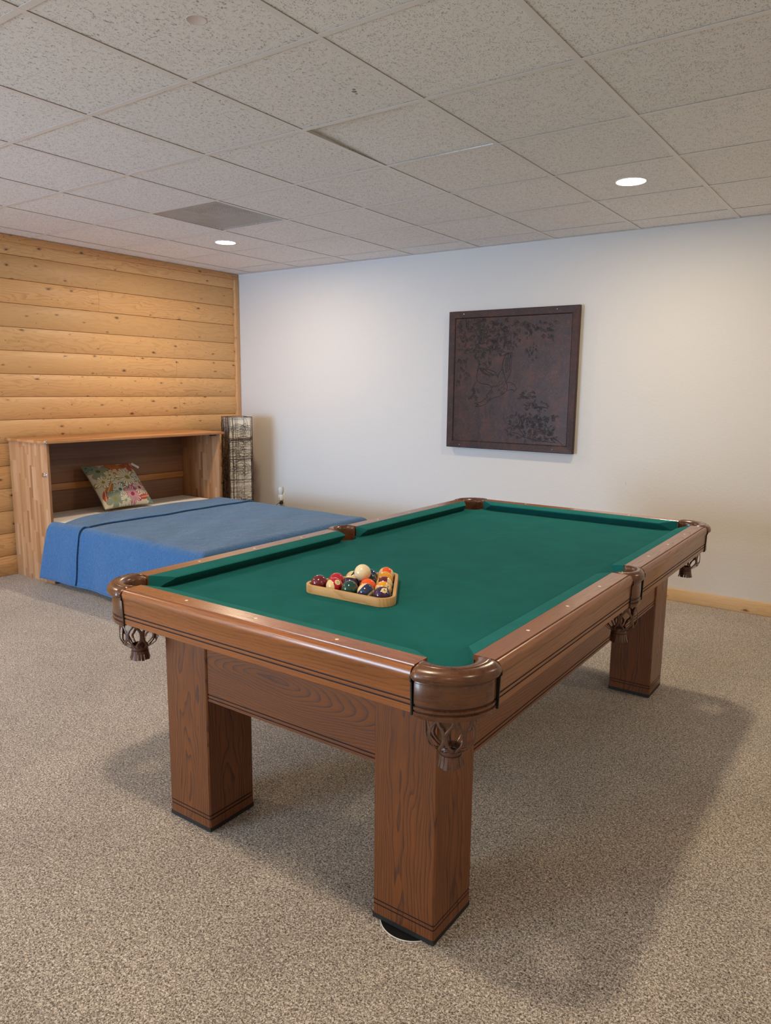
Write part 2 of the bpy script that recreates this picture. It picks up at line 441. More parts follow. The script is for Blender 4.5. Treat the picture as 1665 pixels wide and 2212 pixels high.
# ------------------------------------------------------------------ camera
cam = bpy.data.cameras.new('camera'); co = link(bpy.data.objects.new('camera', cam))
cam.sensor_fit = 'HORIZONTAL'; cam.sensor_width = 36.; cam.lens = 1592.08 * 36. / 1665.
cam.clip_start = .05; cam.clip_end = 60
Rr = ((.8142178923499878, .5804522551686724, .011153620342577344),
      (-.10486791483458426, .12815126607654614, .9861946934765086),
      (-.5710095832955785, .8041470216773676, -.16521387142739857))
mw = Matrix.Identity(4)
for i in range(3):
    mw[i][0] = Rr[0][i]; mw[i][1] = Rr[1][i]; mw[i][2] = -Rr[2][i]
mw[0][3] = 0; mw[1][3] = 0; mw[2][3] = 1.4342
co.matrix_world = mw
sc.camera = co

# ------------------------------------------------------------------ room
XW, YW, ZC = -5.5103, 5.2189, 2.5064      # log wall, white wall, ceiling grid
XR, YF = 3.6, -3.6
GX, GY, T = -1.0218, 2.5119, .6096

m = MB(); m.add([(XW-.05, YF-.05, 0), (XR+.05, YF-.05, 0), (XR+.05, YW+.05, 0), (XW-.05, YW+.05, 0), (XW-.05, YF-.05, -.05), (XR+.05, YF-.05, -.05), (XR+.05, YW+.05, -.05), (XW-.05, YW+.05, -.05)],
       [(0,1,2,3),(7,6,5,4),(0,4,5,1),(1,5,6,2),(2,6,7,3),(3,7,4,0)])
tag(m.build('floor', M['carpet'], center=False), 'beige and brown speckled shag carpet covering the floor', kind='structure')
m = MB(); m.box((XW-.1, YW, 0), (XR+.1, YW+.1, 2.62))
wb = tag(m.build('wall_back', M['wall'], center=False), 'white textured wall behind the pool table', kind='structure')
m = MB(); m.box((XR, YF-.1, 0), (XR+.1, YW, 2.62)); tag(m.build('wall_right', M['wall'], center=False), kind='structure')
# wall behind the camera with a wide sliding door opening
WX0, WX1, WZ1 = -5.3, -3.3, 2.08
m = MB()
m.box((XW-.1, YF-.1, 0), (WX0, YF, 2.62)); m.box((WX1, YF-.1, 0), (XR, YF, 2.62)); m.box((WX0, YF-.1, WZ1), (WX1, YF, 2.62))
tag(m.build('wall_front', M['wall'], center=False), kind='structure')
m = MB()
for a, b in (((WX0, YF-.08, 0), (WX0+.06, YF-.02, WZ1)), ((WX1-.06, YF-.08, 0), (WX1, YF-.02, WZ1)), ((WX0, YF-.08, WZ1-.06), (WX1, YF-.02, WZ1)),
             ((WX0, YF-.08, 0), (WX1, YF-.02, .08)), (((WX0+WX1)/2-.05, YF-.08, 0), ((WX0+WX1)/2+.05, YF-.02, WZ1))):
    m.box(a, b)
tag(m.build('door_1', M['window_frame'], center=False), kind='structure')

# log siding: one mesh, every board convex with its own seed
bounds = [2.545, 2.370, 2.198, 2.026, 1.854, 1.683, 1.512, 1.342, 1.171, 1.000, .829, .658, .487, .316, .145, -.02]
joints = {2: [3.69], 5: [4.444, .9], 7: [4.467, 1.6], 0: [2.2], 1: [1.1], 3: [.4, 2.0], 4: [1.7], 6: [2.3], 8: [2.4], 9: [1.3], 10: [2.62], 11: [1.9], 12: [1.0], 13: [2.2], 14: [.7]}
m = MB(); seeds = []
for ci in range(len(bounds) - 1):
    z1, z0 = bounds[ci], bounds[ci + 1]
    ys = [YF] + sorted(joints.get(ci, [])) + [YW]
    for k in range(len(ys) - 1):
        y0, y1 = ys[k] + .0007, ys[k + 1] - .0007
        prof = []
        n = 14
        for j in range(n + 1):
            s_ = j / n
            z = z0 + .002 + (z1 - z0 - .004) * s_
            c_ = abs(2 * s_ - 1)
            prof.append((.008 + (.011 if z1 > 1.75 else .017) * max(0., 1 - c_ ** 2.4), z))
        prof = [(-.01, z0)] + prof + [(-.01, z1)]
        b0 = len(m.v)
        m.loft([[(XW - .012 + d, y, z) for d, z in prof] for y in (y0, y1)], smooth=True, close=True)
        seeds += [(random.random(), random.random(), random.random(), 1)] * (len(m.v) - b0)
m.box((XW-.1, YF, 0), (XW-.016, YW, 2.62)); seeds += [(.5, .5, .5, 1)] * 8
wl = m.build('wall_left', M['log'], center=False); vcol(wl, 'seed', seeds); sharp(wl, 50)
tag(wl, 'knotty pine log siding wall', kind='structure')
m = MB(); m.bbox((XW-.01, YF, 2.456), (XW+.024, YW-.001, 2.5075), .003)
tag(m.build('trim_1', M['trim_y']), 'pine crown strip above the log siding', kind='structure')
m = MB(); m.bbox((XW-.01, 5.166, .0), (XW+.028, YW-.001, 2.456), .003)
tag(m.build('trim_2', M['trim_z']), 'pine corner strip between the log wall and the white wall', kind='structure')
m = MB(); m.bbox((XW-.01, YF, 0), (XW+.030, 5.166, .092), .003)
tag(m.build('baseboard_left', M['trim_y']), kind='structure')
m = MB(); m.bbox((XW+.02, YW-.016, 0), (XR, YW+.002, .086), .003)
tag(m.build('baseboard_back', M['trim_x']), 'pine baseboard along the white wall', kind='structure')

# ceiling tiles (one structure mesh) and grid
def cells():
    i0 = math.floor((XW - GX) / T); i1 = math.ceil((XR - GX) / T)
    j0 = math.floor((YF - GY) / T); j1 = math.ceil((YW - GY) / T)
    for i in range(i0, i1):
        for j in range(j0, j1): yield i, j
m = MB(); seeds = []
fissured = {(-3, -2), (-2, -2), (-4, -2), (-3, -1), (-2, -1), (-1, -2), (-4, -1), (-5, -2), (-3, 0), (-4, -3), (-3, -3), (-2, -3)}
fissured = {(-2, -2), (-3, -2), (-4, -2), (-3, -1), (-2, -1), (-3, 0), (-3, -3), (-2, -3), (-4, -3)}
for i, j in cells():
    if (i, j) == (-5, 1): continue
    x0, x1 = max(XW, GX + i*T) + .001, min(XR, GX + (i+1)*T) - .001
    y0, y1 = max(YF, GY + j*T) + .001, min(YW, GY + (j+1)*T) - .001
    z = ZC + .0032
    zz = [z, z, z, z]
    if (i, j) == (-2, 0): zz = [z + .017, z, z + .006, z]
    b0 = len(m.v)
    m.add([(x0, y0, zz[0]), (x1, y0, zz[1]), (x1, y1, zz[2]), (x0, y1, zz[3]), (x0, y0, zz[0]+.016), (x1, y0, zz[1]+.016), (x1, y1, zz[2]+.016), (x0, y1, zz[3]+.016)],
          [(0,3,2,1),(4,5,6,7),(0,1,5,4),(1,2,6,5),(2,3,7,6),(3,0,4,7)])
    blue = .1 if (i, j) in fissured else .6
    seeds += [(random.random(), random.random(), blue + random.random() * .15, 1)] * (len(m.v) - b0)
b0 = len(m.v)
m.box((XW-.1, YF-.1, 2.60), (XR+.1, YW+.1, 2.66), 1); seeds += [(.5, .5, .5, 1)] * (len(m.v) - b0)
ceil = m.build('ceiling', [M['tile'], M['plenum']], center=False); vcol(ceil, 'seed', seeds)
tag(ceil, 'suspended ceiling of white fissured acoustic tiles', kind='structure')
m = MB()
i0 = math.ceil((XW - GX) / T); i1 = math.floor((XR - GX) / T)
for i in range(i0, i1 + 1):
    x = GX + i*T; m.box((x-.012, YF, ZC), (x+.012, YW, ZC+.0008))
j0 = math.ceil((YF - GY) / T); j1 = math.floor((YW - GY) / T)
for j in range(j0, j1 + 1):
    y = GY + j*T; m.box((XW, y-.012, ZC+.0002), (XR, y+.012, ZC+.0009))
m.box((XW, YW-.022, ZC+.0002), (XR, YW, ZC+.0009)); m.box((XW, YF, ZC+.0002), (XR, YF+.022, ZC+.0009))
m.box((XW, YF, ZC+.0002), (XW+.022, YW, ZC+.0009)); m.box((XR-.022, YF, ZC+.0002), (XR, YW, ZC+.0009))
tag(m.build('ceiling_grid', M['grid'], ceil, center=False), 'white metal grid bars')
# round patch and small scuffs on two tiles
m = MB(); m.lathe([(0.0005, -.0004), (.027, -.0004), (.0285, -.0012), (.0305, -.0012), (.032, .0)], (-1.864, 1.625, ZC+.0032), 28)
m.build('round_patch', M['stain'], ceil)
m = MB()
for (dx, dy, r) in ((0, 0, .009), (.012, -.018, .006), (-.006, .02, .005)):
    m.lathe([(0.0003, -.0008), (r, -.0006), (r*1.1, .0)], (-1.803+dx, 2.311+dy, ZC+.0032), 12)
m.build('scuff_mark', plain('grey_scuff', (.30, .27, .25), .9), ceil)

# perforated ceiling vent
vr = empty('ceiling_vent', (GX - 4.5*T, GY + 1.5*T, ZC+.0022))
tag(vr, 'grey perforated square air vent set in the ceiling grid', 'vent')
def perf():
    t = NT('perforated_grey_metal'); o = t.obj(); s = t.sep(o)
    r45 = .7071
    k = 1 / .0085
    u = t.math('MULTIPLY', t.math('ADD', s[0], s[1]), k * r45); v = t.math('MULTIPLY', t.math('SUBTRACT', s[0], s[1]), k * r45)
    fu = t.math('SUBTRACT', t.math('FRACT', u), .5); fv = t.math('SUBTRACT', t.math('FRACT', v), .5)
    d = t.math('SQRT', t.math('ADD', t.math('MULTIPLY', fu, fu), t.math('MULTIPLY', fv, fv)))
    hole = t.math('LESS_THAN', d, .27)
    dust = t.noise(o, 6., 3., .6, .5)
    c = t.mix(t.ramp(dust, [(.45, 0.), (.8, .6)]), (.56, .56, .55), (.34, .32, .30))
    b = t.n('BsdfPrincipled', {'Base Color': c, 'Roughness': .5})
    tr = t.n('BsdfTransparent')
    mx = t.n('MixShader', {0: hole, 1: b.outputs[0], 2: tr.outputs[0]})
    t.t.links.new(mx.outputs[0], t.out.inputs[0])
    return t.m
hv = T/2 - .0125
m = MB(); m.add([(-hv, -hv, 0), (hv, -hv, 0), (hv, hv, 0), (-hv, hv, 0)], [(0, 1, 2, 3)])
m.build('perforated_plate', perf(), vr, center=False)
m = MB(); m.loft([[(-hv+.01, -hv+.01, .012), (hv-.01, -hv+.01, .012), (hv-.01, hv-.01, .012), (-hv+.01, hv-.01, .012)],
                  [(-.16, -.16, .03), (.16, -.16, .03), (.16, .16, .03), (-.16, .16, .03)],
                  [(-.15, -.15, .09), (.15, -.15, .09), (.15, .15, .09), (-.15, .15, .09)]], cap=False, smooth=False)
m.build('vent_cone', plain('grey_vent_metal', (.30, .29, .28), .5), vr, center=False)
m = MB(); m.bbox((-.085, -.085, .010), (.085, .085, .018), .004)
m.build('deflector_plate', plain('light_vent_metal', (.50, .49, .47), .5), vr, center=False)

# downlights
def downlight(x, y, label):
    r = empty('recessed_downlight', (x, y, ZC+.0032)); tag(r, label, 'ceiling light', 'lit round downlights in the ceiling tiles')
    m = MB(); m.lathe([(.074, -.0030), (.076, -.0042), (.080, -.0032), (.082, .0)], n=48)
    m.build('trim_ring', M['lamp_trim'], r, center=False)
    m = MB(); m.lathe([(.0005, -.0045), (.05, -.0045), (.075, -.0032)], n=48)
    m.build('lamp_lens', M['lamp'], r, center=False)
    return r
LX = [-1.327 - 3.048, -1.327, -1.327 + 3.048]; LY = [4.036, 4.036 - 3.048, 4.036 - 6.096]
downlight(LX[0], LY[0], 'small lit round downlight near the ceiling vent and log wall')
downlight(LX[1], LY[0], 'lit round downlight on the right, in the ceiling above the dark metal relief panel')
def area(name, loc, rot, size, col, W, shape='DISK', sy=None, spread=PI):
    l = bpy.data.lights.new(name, 'AREA'); l.shape = shape; l.size = size
    if sy: l.size_y = sy
    l.color = col; l.energy = W; l.spread = spread
    o = link(bpy.data.objects.new(name, l)); o.location = loc; o.rotation_euler = rot
    return o
WARM = (1., .80, .56)
for ix, x in enumerate(LX):
    for iy, y in enumerate(LY):
        area('downlight_beam', (x, y, ZC - .004), (0, 0, 0), .13, WARM, 26.)
# daylight through the sliding door
area('daylight', ((WX0+WX1)/2, YF-.12, 1.12), (math.radians(90), 0, 0), WX1-WX0-.1, (.62, .81, 1.), 260., 'RECTANGLE', 1.9)
area('daylight_beam', ((WX0+WX1)/2, YF-.14, 1.12), (math.radians(90), 0, 0), WX1-WX0-.1, (.30, .57, 1.), 28., 'RECTANGLE', 1.9, .90)

w = bpy.data.worlds.new('world'); sc.world = w; w.use_nodes = True
bg = w.node_tree.nodes['Background']; bg.inputs[0].default_value = (.55, .75, 1., 1); bg.inputs[1].default_value = .6

# ------------------------------------------------------------------ pool table
PT = empty('pool_table', (-1.4013, 2.5364, 0), 0.0)
PT.rotation_euler = (0, 0, .0053)
tag(PT, 'oak pool table with green cloth, square legs and leather net pockets', 'pool table')
ZT, ZP = .817, .772
RU, RV, WF = 1.1437, .6059, .0578
LU, LV, LA = 1.071, .5205, .1945
ZL = .004
# legs
for su in (-1, 1):
    for sv in (-1, 1):
        x0, x1 = sorted((sv*LV, sv*(LV-LA))); y0, y1 = sorted((su*LU, su*(LU-LA)))
        m = MB()
        prof = [(0, .018), (0, .0455), (-.0022, .0462), (-.0022, .0492), (0, .0500), (0, .0580), (-.0022, .0587), (-.0022, .0617), (0, .0625), (0, .735)]
        mis = [0, 1, 1, 1, 0, 1, 1, 1, 0]
        secs = []
        for d, z in prof:
            c = .004
            X0, X1, Y0, Y1 = x0 - d, x1 + d, y0 - d, y1 + d
            secs.append([(X0+c, Y0, z), (X1-c, Y0, z), (X1, Y0+c, z), (X1, Y1-c, z), (X1-c, Y1, z), (X0+c, Y1, z), (X0, Y1-c, z), (X0, Y0+c, z)])
        for k in range(len(secs) - 1):
            m.loft([secs[k], secs[k+1]], mi=mis[k], smooth=False, cap=(k in (0, len(secs)-2)))
        lg = m.build('leg', [M['oak_z'], M['groove']], PT)
        m = MB(); m.box((x0, y0, ZL), (x1, y1, .0179)); m.build('foot_plinth', M['plinth'], lg).location = (0, 0, -lg.location.z + .011)
# aprons (grooved boards between the legs)
def board(pts2, z0, z1, nrm, name, mat, grooves):
    """vertical board: pts2 = two plan points of the front face, nrm = outward plan normal"""
    (ax, ay), (bx, by) = pts2; m = MB()
    zs = [(0, z0)]
    mis = []
    for gz in grooves:
        zs += [(0, gz-.0022), (-.0022, gz-.0014), (-.0022, gz+.0014), (0, gz+.0022)]; mis += [0, 1, 1, 1]
    zs += [(0, z1)]; mis += [0]
    prof = zs + [(-.022, z1), (-.022, z0)]; mis += [0, 0, 0]
    def P(x, y): return [(x + nrm[0]*d, y + nrm[1]*d, z) for d, z in prof]
    m.loft([P(ax, ay), P(bx, by)], smooth=False, mis=mis)
    return m.build(name, [mat, M['groove']], PT)
e = LV - LA + .004
for su in (-1, 1):
    board(((-e, su*(LU-.006)), (e, su*(LU-.006))), .455, .72, (0, su), 'apron', M['oak_apron_x'], (.466, .4775))
for sv in (-1, 1):
    f = LU - LA + .004
    board(((sv*(LV-.006), -f), (sv*(LV-.006), f)), .457, .72, (sv, 0), 'apron', M['oak_apron_y'], (.468, .4795))
# slate and cloth
def bedoutline(r_extra=0.0):
    """table bed outline with pocket notches, counter-clockwise (v,u)"""
    hv, hu = .612, 1.148
    pts = []
    def arc(cx, cy, r, a0, a1, n=14):
        return [(cx + r*math.cos(a0 + (a1-a0)*k/n), cy + r*math.sin(a0 + (a1-a0)*k/n)) for k in range(n+1)]
    R_ = .057 + r_extra
    cv, cu = .579, 1.115
    a = math.acos((hv - cv) / R_); b = math.asin((hu - cu) / R_)
    # corner (+v,+u): come up along v=hv, notch inward, leave along u=hu going -v
    q = arc(cv, cu, R_, -a, -(2*PI - (PI - b)) , 18)
    q = arc(cv, cu, R_, -a, -PI - b, 18)
    mid = arc(.622, 0, .055 + r_extra, -PI + math.acos((.622-hv)/(.055+r_extra)), -PI - math.acos((.622-hv)/(.055+r_extra)), 14)
    quad = []
    quad += mid[len(mid)//2:]           # upper half of the right middle notch
    quad += q
    top = quad
    right_lower = [(v, -u) for v, u in quad[::-1]]
    right = right_lower + top[1:]
    left = [(-v, -u) for v, u in right]
    return right + left
def extr(outline, z0, z1, mi_top=0, mi_side=0):
    m = MB(); n = len(outline)
    m.v = [(v, u, z1) for v, u in outline] + [(v, u, z0) for v, u in outline]
    m.f = [list(range(n))]; m.m = [mi_top]; m.s = [False]
    m.f.append(list(range(2*n-1, n-1, -1))); m.m.append(mi_side); m.s.append(False)
    for k in range(n):
        m.f.append([k, n+k, n+(k+1) % n, (k+1) % n]); m.m.append(mi_side); m.s.append(False)
    return m
def tri_build(m, name, mats, parent):
    o = m.build(name, mats, parent)
    bm = bmesh.new(); bm.from_mesh(o.data)
    bmesh.ops.triangulate(bm, faces=[f for f in bm.faces if len(f.verts) > 4], ngon_method='EAR_CLIP')
    bm.to_mesh(o.data); bm.free()
    return o
tri_build(extr(bedoutline(.004), .742, .7638), 'slate', plain('grey_slate', (.10, .10, .10), .8), PT)
tri_build(extr(bedoutline(), .7380, ZP), 'playing_cloth', M['felt'], PT)

# rails
GR = (.7245, .7365)
def railprof():
    p = [(0., .768), (0., ZT-.001), (.0015, ZT), (WF-.0014, ZT), (WF-.0002, ZT-.0046), (WF+.0012, ZT-.0046), (WF+.0028, ZT-.0022)]
    cx, cz, rx, rz = WF+.0028, .7950, .0135, .0198
    for k in range(1, 11):
        a = PI/2 - k * (PI/2 + .45) / 10
        p.append((cx + rx*math.cos(a), cz + rz*math.sin(a)))
    p += [(.0712, .7830), (.0700, .7800)]
    mis = [0] * (len(p) - 1)
    def xf(z): return .0665 + (z - .7036) / (.780 - .7036) * .0035
    for gz in GR[::-1]:
        p += [(xf(gz+.0024), gz+.0024), (xf(gz)-.0024, gz+.0013), (xf(gz)-.0024, gz-.0013), (xf(gz-.0024), gz-.0024)]
        mis += [0, 1, 1, 1]
    p += [(.0668, .7055), (.0650, .7036), (.020, .7036), (.020, .768)]
    mis += [0, 0, 0, 0, 0]
    return p, mis
RP, RMI = railprof()
def rail(axis, s, a0, a1):
    """axis 'v': rail along v at u = s*RU ; axis 'u': rail along u at v = s*RV"""
    m = MB()
    def P(t):
        return [((t, s*(RU+d), z) if axis == 'v' else (s*(RV+d), t, z)) for d, z in RP]
    n = 6
    m.loft([P(a0 + (a1-a0)*k/n) for k in range(n+1)], smooth=True, mis=RMI)
    o = m.build('rail', [M['oak_rail_x' if axis == 'v' else 'oak_rail_y'], M['groove']], PT)
    sharp(o, 28)
    # black end plates
    for t, dr in ((a0, -1), (a1, 1)):
        m = MB()
        pp = [(.004, .772), (.004, .806), (.060, .806), (.070, .803), (.0775, .797), (.0775, .785), (.0735, .780), (.0705, .7005), (.028, .7005)]
        def Q(q): return [((q, s*(RU+d), z) if axis == 'v' else (s*(RV+d), q, z)) for d, z in pp]
        m.loft([Q(t + dr*.0005), Q(t + dr*.0042)], smooth=False)
        pl = m.build('end_plate', M['black'], o, center=True)
        pl.location = Vector(pl.location) - Vector(o.location)
    return o
CE, CL, CM = .529, 1.0615, .069
for su in (-1, 1): rail('v', su, -CE, CE)
for sv in (-1, 1):
    rail('u', sv, -CL, -CM); rail('u', sv, CM, CL)
# sights
for k in (-3, -2, -1, 1, 2, 3):
    for sv in (-1, 1):
        m = MB(); m.lathe([(.0003, .0005), (.0045, .0004), (.0055, -.0003)], (sv*(RV+.029), .2729*k, ZT), 20); m.build('sight', M['sight'], PT)
for k in (-1, 0, 1):
    for su in (-1, 1):
        m = MB(); m.lathe([(.0003, .0005), (.0045, .0004), (.0055, -.0003)], (.282*k, su*(RU+.029), ZT), 20); m.build('sight', M['sight'], PT)
# cushions
CP = [(.0, .8165), (-.012, .8150), (-.030, .8118), (-.046, .8080), (-.0505, .8062), (-.0515, .8040), (-.0500, .8010), (-.0440, .7955), (-.030, .7850), (-.018, .7725), (0., .7725)]
def cushion(axis, s, n0, b0, n1, b1, curve0=0., curve1=0.):
    """n0/n1: nose ends, b0/b1: back ends along the rail"""
    m = MB(); secs = []
    N_ = 12
    for k in range(N_ + 1):
        sec = []
        for d, z in CP:
            f = min(1., -d / .0515)
            g0 = f ** 1.0; 
            e0 = b0 + (n0 - b0) * g0; e1 = b1 + (n1 - b1) * g0
            # undercut the facing a little towards the bed
            uc = (.8165 - z) * .18 * (1 if f > .2 else .3)
            e0 -= uc * (1 if b0 > n0 else -1) * 0; 
            t_ = e0 + (e1 - e0) * k / N_
            sec.append((t_, s*(RU+d), z) if axis == 'v' else (s*(RV+d), t_, z))
        secs.append(sec)
    m.loft(secs, smooth=True)
    o = m.build('cushion', M['felt_rail'], PT); sharp(o, 45)
    return o
for su in (-1, 1): cushion('v', su, -.455, -.527, .455, .527)
for sv in (-1, 1):
    cushion('u', sv, -.992, -1.060, -.078, -.066)
    cushion('u', sv, .992, 1.060, .078, .066)

# pockets
CAP = [(0, .700), (0, .795), (.01, .804), (.05, .8110), (.14, .8165), (.30, .8205), (.48, .8215), (.60, .8205), (.615, .8185), (.63, .8185), (.645, .8200), (.74, .8190), (.83, .8160), (.91, .8120), (.965, .8068), (1.0, .7990), (.995, .7935), (.965, .7895), (.90, .7880), (.5, .7880), (.10, .7880), (.055, .700)]
def pocket(inner, outer, skirt, bc):
    """inner, outer, skirt: plan polylines of equal length in table coordinates; bc: basket centre"""
    m = MB(); n = len(inner); secs = []
    for k in range(n):
        i_, o_ = Vector(inner[k]), Vector(outer[k])
        t_ = k / (n - 1); 
        pinch = min(1., min(t_, 1 - t_) / .05)
        secs.append([(i_.x + (o_.x - i_.x)*f, i_.y + (o_.y - i_.y)*f, (z if z < .79 else .79 + (z-.79)*(.86 + .14*math.sqrt(pinch)))) for f, z in CAP])
    m.loft(secs, smooth=True)
    pk = m.build('pocket', M['leather'], PT); sharp(pk, 60)
    base = Vector(pk.location)
    def sub(mb, name, mat):
        o = mb.build(name, mat, pk); o.location = Vector(o.location) - base; return o
    # skirt with two moulded grooves, thick leather
    sp = [(-.004, .7885), (-.001, .7840), (.0, .7400), (-.0005, .7285), (-.0035, .7270), (-.0035, .7235), (.001, .7220), (.0012, .7160), (-.0025, .7145), (-.0025, .7110), (.0015, .7095), (.001, .7000), (-.001, .6965), (-.006, .6965), (-.009, .7885)]
    smi = [0, 0, 0, 0, 1, 0, 0, 0, 1, 0, 0, 0, 0, 0, 0]
    secs = []
    for k in range(n):
        p = Vector(skirt[k]); q = Vector(skirt[min(k+1, n-1)]) - Vector(skirt[max(k-1, 0)])
        nn = Vector((q.y, -q.x)).normalized()
        if nn.dot(p - Vector(inner[k])) < 0: nn = -nn
        secs.append([(p.x + nn.x*(d + (z-.70)*.015), p.y + nn.y*(d + (z-.70)*.015), z) for d, z in sp])
    m = MB(); m.loft(secs, smooth=True, mis=smi)
    sk = sub(m, 'pocket_skirt', [M['leather'], M['groove']]); sharp(sk, 40)
    # stitching below the pocket top: short dashes following the skirt
    m = MB()
    L = 0.; acc = []
    for k in range(n - 1):
        a = Vector(skirt[k]); b = Vector(skirt[k+1]); nn = Vector((b.y-a.y, -(b.x-a.x))).normalized()
        if nn.dot(a - Vector(inner[k])) < 0: nn = -nn
        for j in range(2):
            p0 = a.lerp(b, j*.5) + nn*.0012; p1 = a.lerp(b, j*.5 + .3) + nn*.0012
            m.tube([(p0.x, p0.y, .7800), (p1.x, p1.y, .7800)], .0006, 4)
    sub(m, 'stitching', M['stitch'])
    # net basket: wavy leather straps that touch and part
    cx, cy = bc
    def rad(t):      # t 0 (top) .. 1 (neck)
        pts = [(0, .056), (.25, .0580), (.5, .0600), (.70, .0600), (.84, .0535), (.94, .040), (1., .024)]
        for (a, ra), (b, rb) in zip(pts, pts[1:]):
            if t <= b:
                s_ = (t-a)/(b-a); s_ = s_*s_*(3-2*s_) if False else s_
                return ra + (rb-ra)*s_
        return pts[-1][1]
    zt, zn = .7700, .5960
    m = MB(); NS = 16
    for k in range(NS):
        th0 = 2*PI*(k+.25)/NS; sg = 1 if k % 2 else -1
        secs = []
        for q in range(29):
            t = q / 28
            z = zt + (zn - zt)*t
            amp = (PI/NS) * .90 * min(1., (1-t)*5 + .15)
            wv = math.cos(PI * 3.7 * t + 1.3); wv = math.copysign(abs(wv)**.7, wv)
            th = th0 + sg * amp * wv
            r = rad(max(0., (t-.30)/.70))
            wd = (.0048 + .0010*abs(wv)) * (r/.06)**.9 * (1. if t < .8 else 1 - (t-.8)*1.6)
            er = Vector((math.cos(th), math.sin(th), 0)); et = Vector((-math.sin(th), math.cos(th), 0))
            c_ = Vector((cx, cy, z)) + er*r
            sec = []
            for h in range(8):
                a = 2*PI*h/8
                sec.append(c_ + et*math.cos(a)*wd + er*math.sin(a)*.0014)
            secs.append(sec)
        m.loft(secs, smooth=True)
    m.lathe([(.024, .010), (.0275, .004), (.0265, -.004), (.0255, -.012), (.022, -.012)], (cx, cy, zn), 24)
    m.lathe([(.056, .0), (.058, .006), (.056, .012)], (cx, cy, .757), 32)
    sub(m, 'net_basket', M['leather_dark'])
    m = MB()
    NF = 18
    for k in range(NF):
        th = 2*PI*k/NF + random.uniform(-.04, .04); fl = random.uniform(.002, .008)
        er = Vector((math.cos(th), math.sin(th), 0)); et = Vector((-math.sin(th), math.cos(th), 0))
        secs = []
        for q in range(5):
            t = q/4; c_ = Vector((cx, cy, zn - .010 - .029*t)) + er*(.0255 + fl*t**1.5)
            wd = .0040 + .0005*t
            secs.append([c_ + et*wd + er*.001, c_ - et*wd + er*.001, c_ - et*wd - er*.001, c_ + et*wd - er*.001])
        m.loft(secs, smooth=False)
    sub(m, 'fringe', M['leather_dark'])
    return pk
def arcpts(cx, cy, r, a0, a1, n):
    return [(cx + r*math.cos(a0+(a1-a0)*k/(n-1)), cy + r*math.sin(a0+(a1-a0)*k/(n-1))) for k in range(n)]
def resample(pl, n):
    pl = [Vector(p) for p in pl]; L = [0.]
    for a, b in zip(pl, pl[1:]): L.append(L[-1] + (b-a).length)
    out = []
    for k in range(n):
        d = L[-1]*k/(n-1); i = 0
        while i < len(pl)-2 and L[i+1] < d: i += 1
        s_ = (d - L[i]) / max(1e-9, L[i+1]-L[i]); out.append(tuple(pl[i].lerp(pl[i+1], min(1., s_))))
    return out
NP_ = 41
ci = arcpts(.5665, 1.1035, .0595, math.radians(-45), math.radians(132), 30)
ci = resample([(.6075, 1.0635)] + ci[1:-1] + [(.531, 1.1452)], NP_)
cou = resample([(.6835, 1.0655), (.6875, 1.084)] + arcpts(.546, 1.0850, .1425, 0, PI/2, 30) + [(.546, 1.2280), (.5335, 1.2220)], NP_)
cs = resample([(.6715, 1.0690), (.6735, 1.086)] + arcpts(.546, 1.0850, .1280, 0, PI/2, 30) + [(.5365, 1.2115)], NP_)
for su in (-1, 1):
    for sv in (-1, 1):
        F = lambda pl: [(sv*v, su*u) for v, u in pl]
        pocket(F(ci), F(cou), F(cs), (sv*.584, su*1.121))
mi = resample([(.6062, -.0575)] + arcpts(.606, 0, .0525, -PI/2 + .1, PI/2 - .1, 24) + [(.6062, .0575)], NP_)
mo = resample([(.640, -.0665), (.660, -.0665)] + arcpts(.6605, 0, .0640, -PI/2, PI/2, 24)[1:-1] + [(.660, .0665), (.640, .0665)], NP_)
mo = resample([(.6400, -.0660)] + [(.6565 + .0390*math.cos(a), .0655*math.sin(a)) for a in np.linspace(-PI/2+.05, PI/2-.05, 24)] + [(.640, .0660)], NP_)
ms = resample([(.6560, -.0620)] + [(.6520 + .0330*math.cos(a), .0610*math.sin(a)) for a in np.linspace(-PI/2+.05, PI/2-.05, 24)] + [(.656, .0620)], NP_)
for sv in (-1, 1):
    F = lambda pl: [(sv*v, u) for v, u in pl]
    pocket(F(mi), F(mo), F(ms), (sv*.622, 0.0))

# ------------------------------------------------------------------ rack and balls
def tw(v, u, z):   # table coords -> world
    c, s_ = math.cos(.0053), math.sin(.0053)
    return Vector((-1.4013 + c*v - s_*u, 2.5364 + s_*v + c*u, z))
A_, B_, C_ = Vector((-.142, -.740)), Vector((.106, -.731)), Vector((-.030, -.517))
ctr = (A_ + B_ + C_) / 3
def roundtri(r, n=10):
    P = [A_, B_, C_]; out = []
    for k in range(3):
        p0, p1, p2 = P[k-1], P[k], P[(k+1) % 3]
        d0 = (p1-p0).normalized(); d1 = (p2-p1).normalized()
        n0 = Vector((d0.y, -d0.x)); n1 = Vector((d1.y, -d1.x))
        a0 = math.atan2(n0.y, n0.x); a1 = math.atan2(n1.y, n1.x)
        while a1 < a0: a1 += 2*PI
        for j in range(n+1):
            a = a0 + (a1-a0)*j/n; out.append(p1 + Vector((math.cos(a), math.sin(a)))*r)
    return out
ri, ro = roundtri(.0315), roundtri(.0425)
ri2, ro2 = roundtri(.0325), roundtri(.0415)
H = .029
m = MB()
rings = []
for k in range(len(ri)):
    sec = []
    for pl, z in ((ro2, .0004), (ro, .0015), (ro, H-.002), (ro2, H-.0005), (ri2, H-.0005), (ri, H-.002), (ri, .0015), (ri2, .0004)):
        p = pl[k]; q = tw(p.x, p.y, ZP + z); sec.append(q)
    rings.append(sec)
m.loft(rings, smooth=True, path_closed=True, cap=False)
rk = m.build('ball_rack', M['rack'])
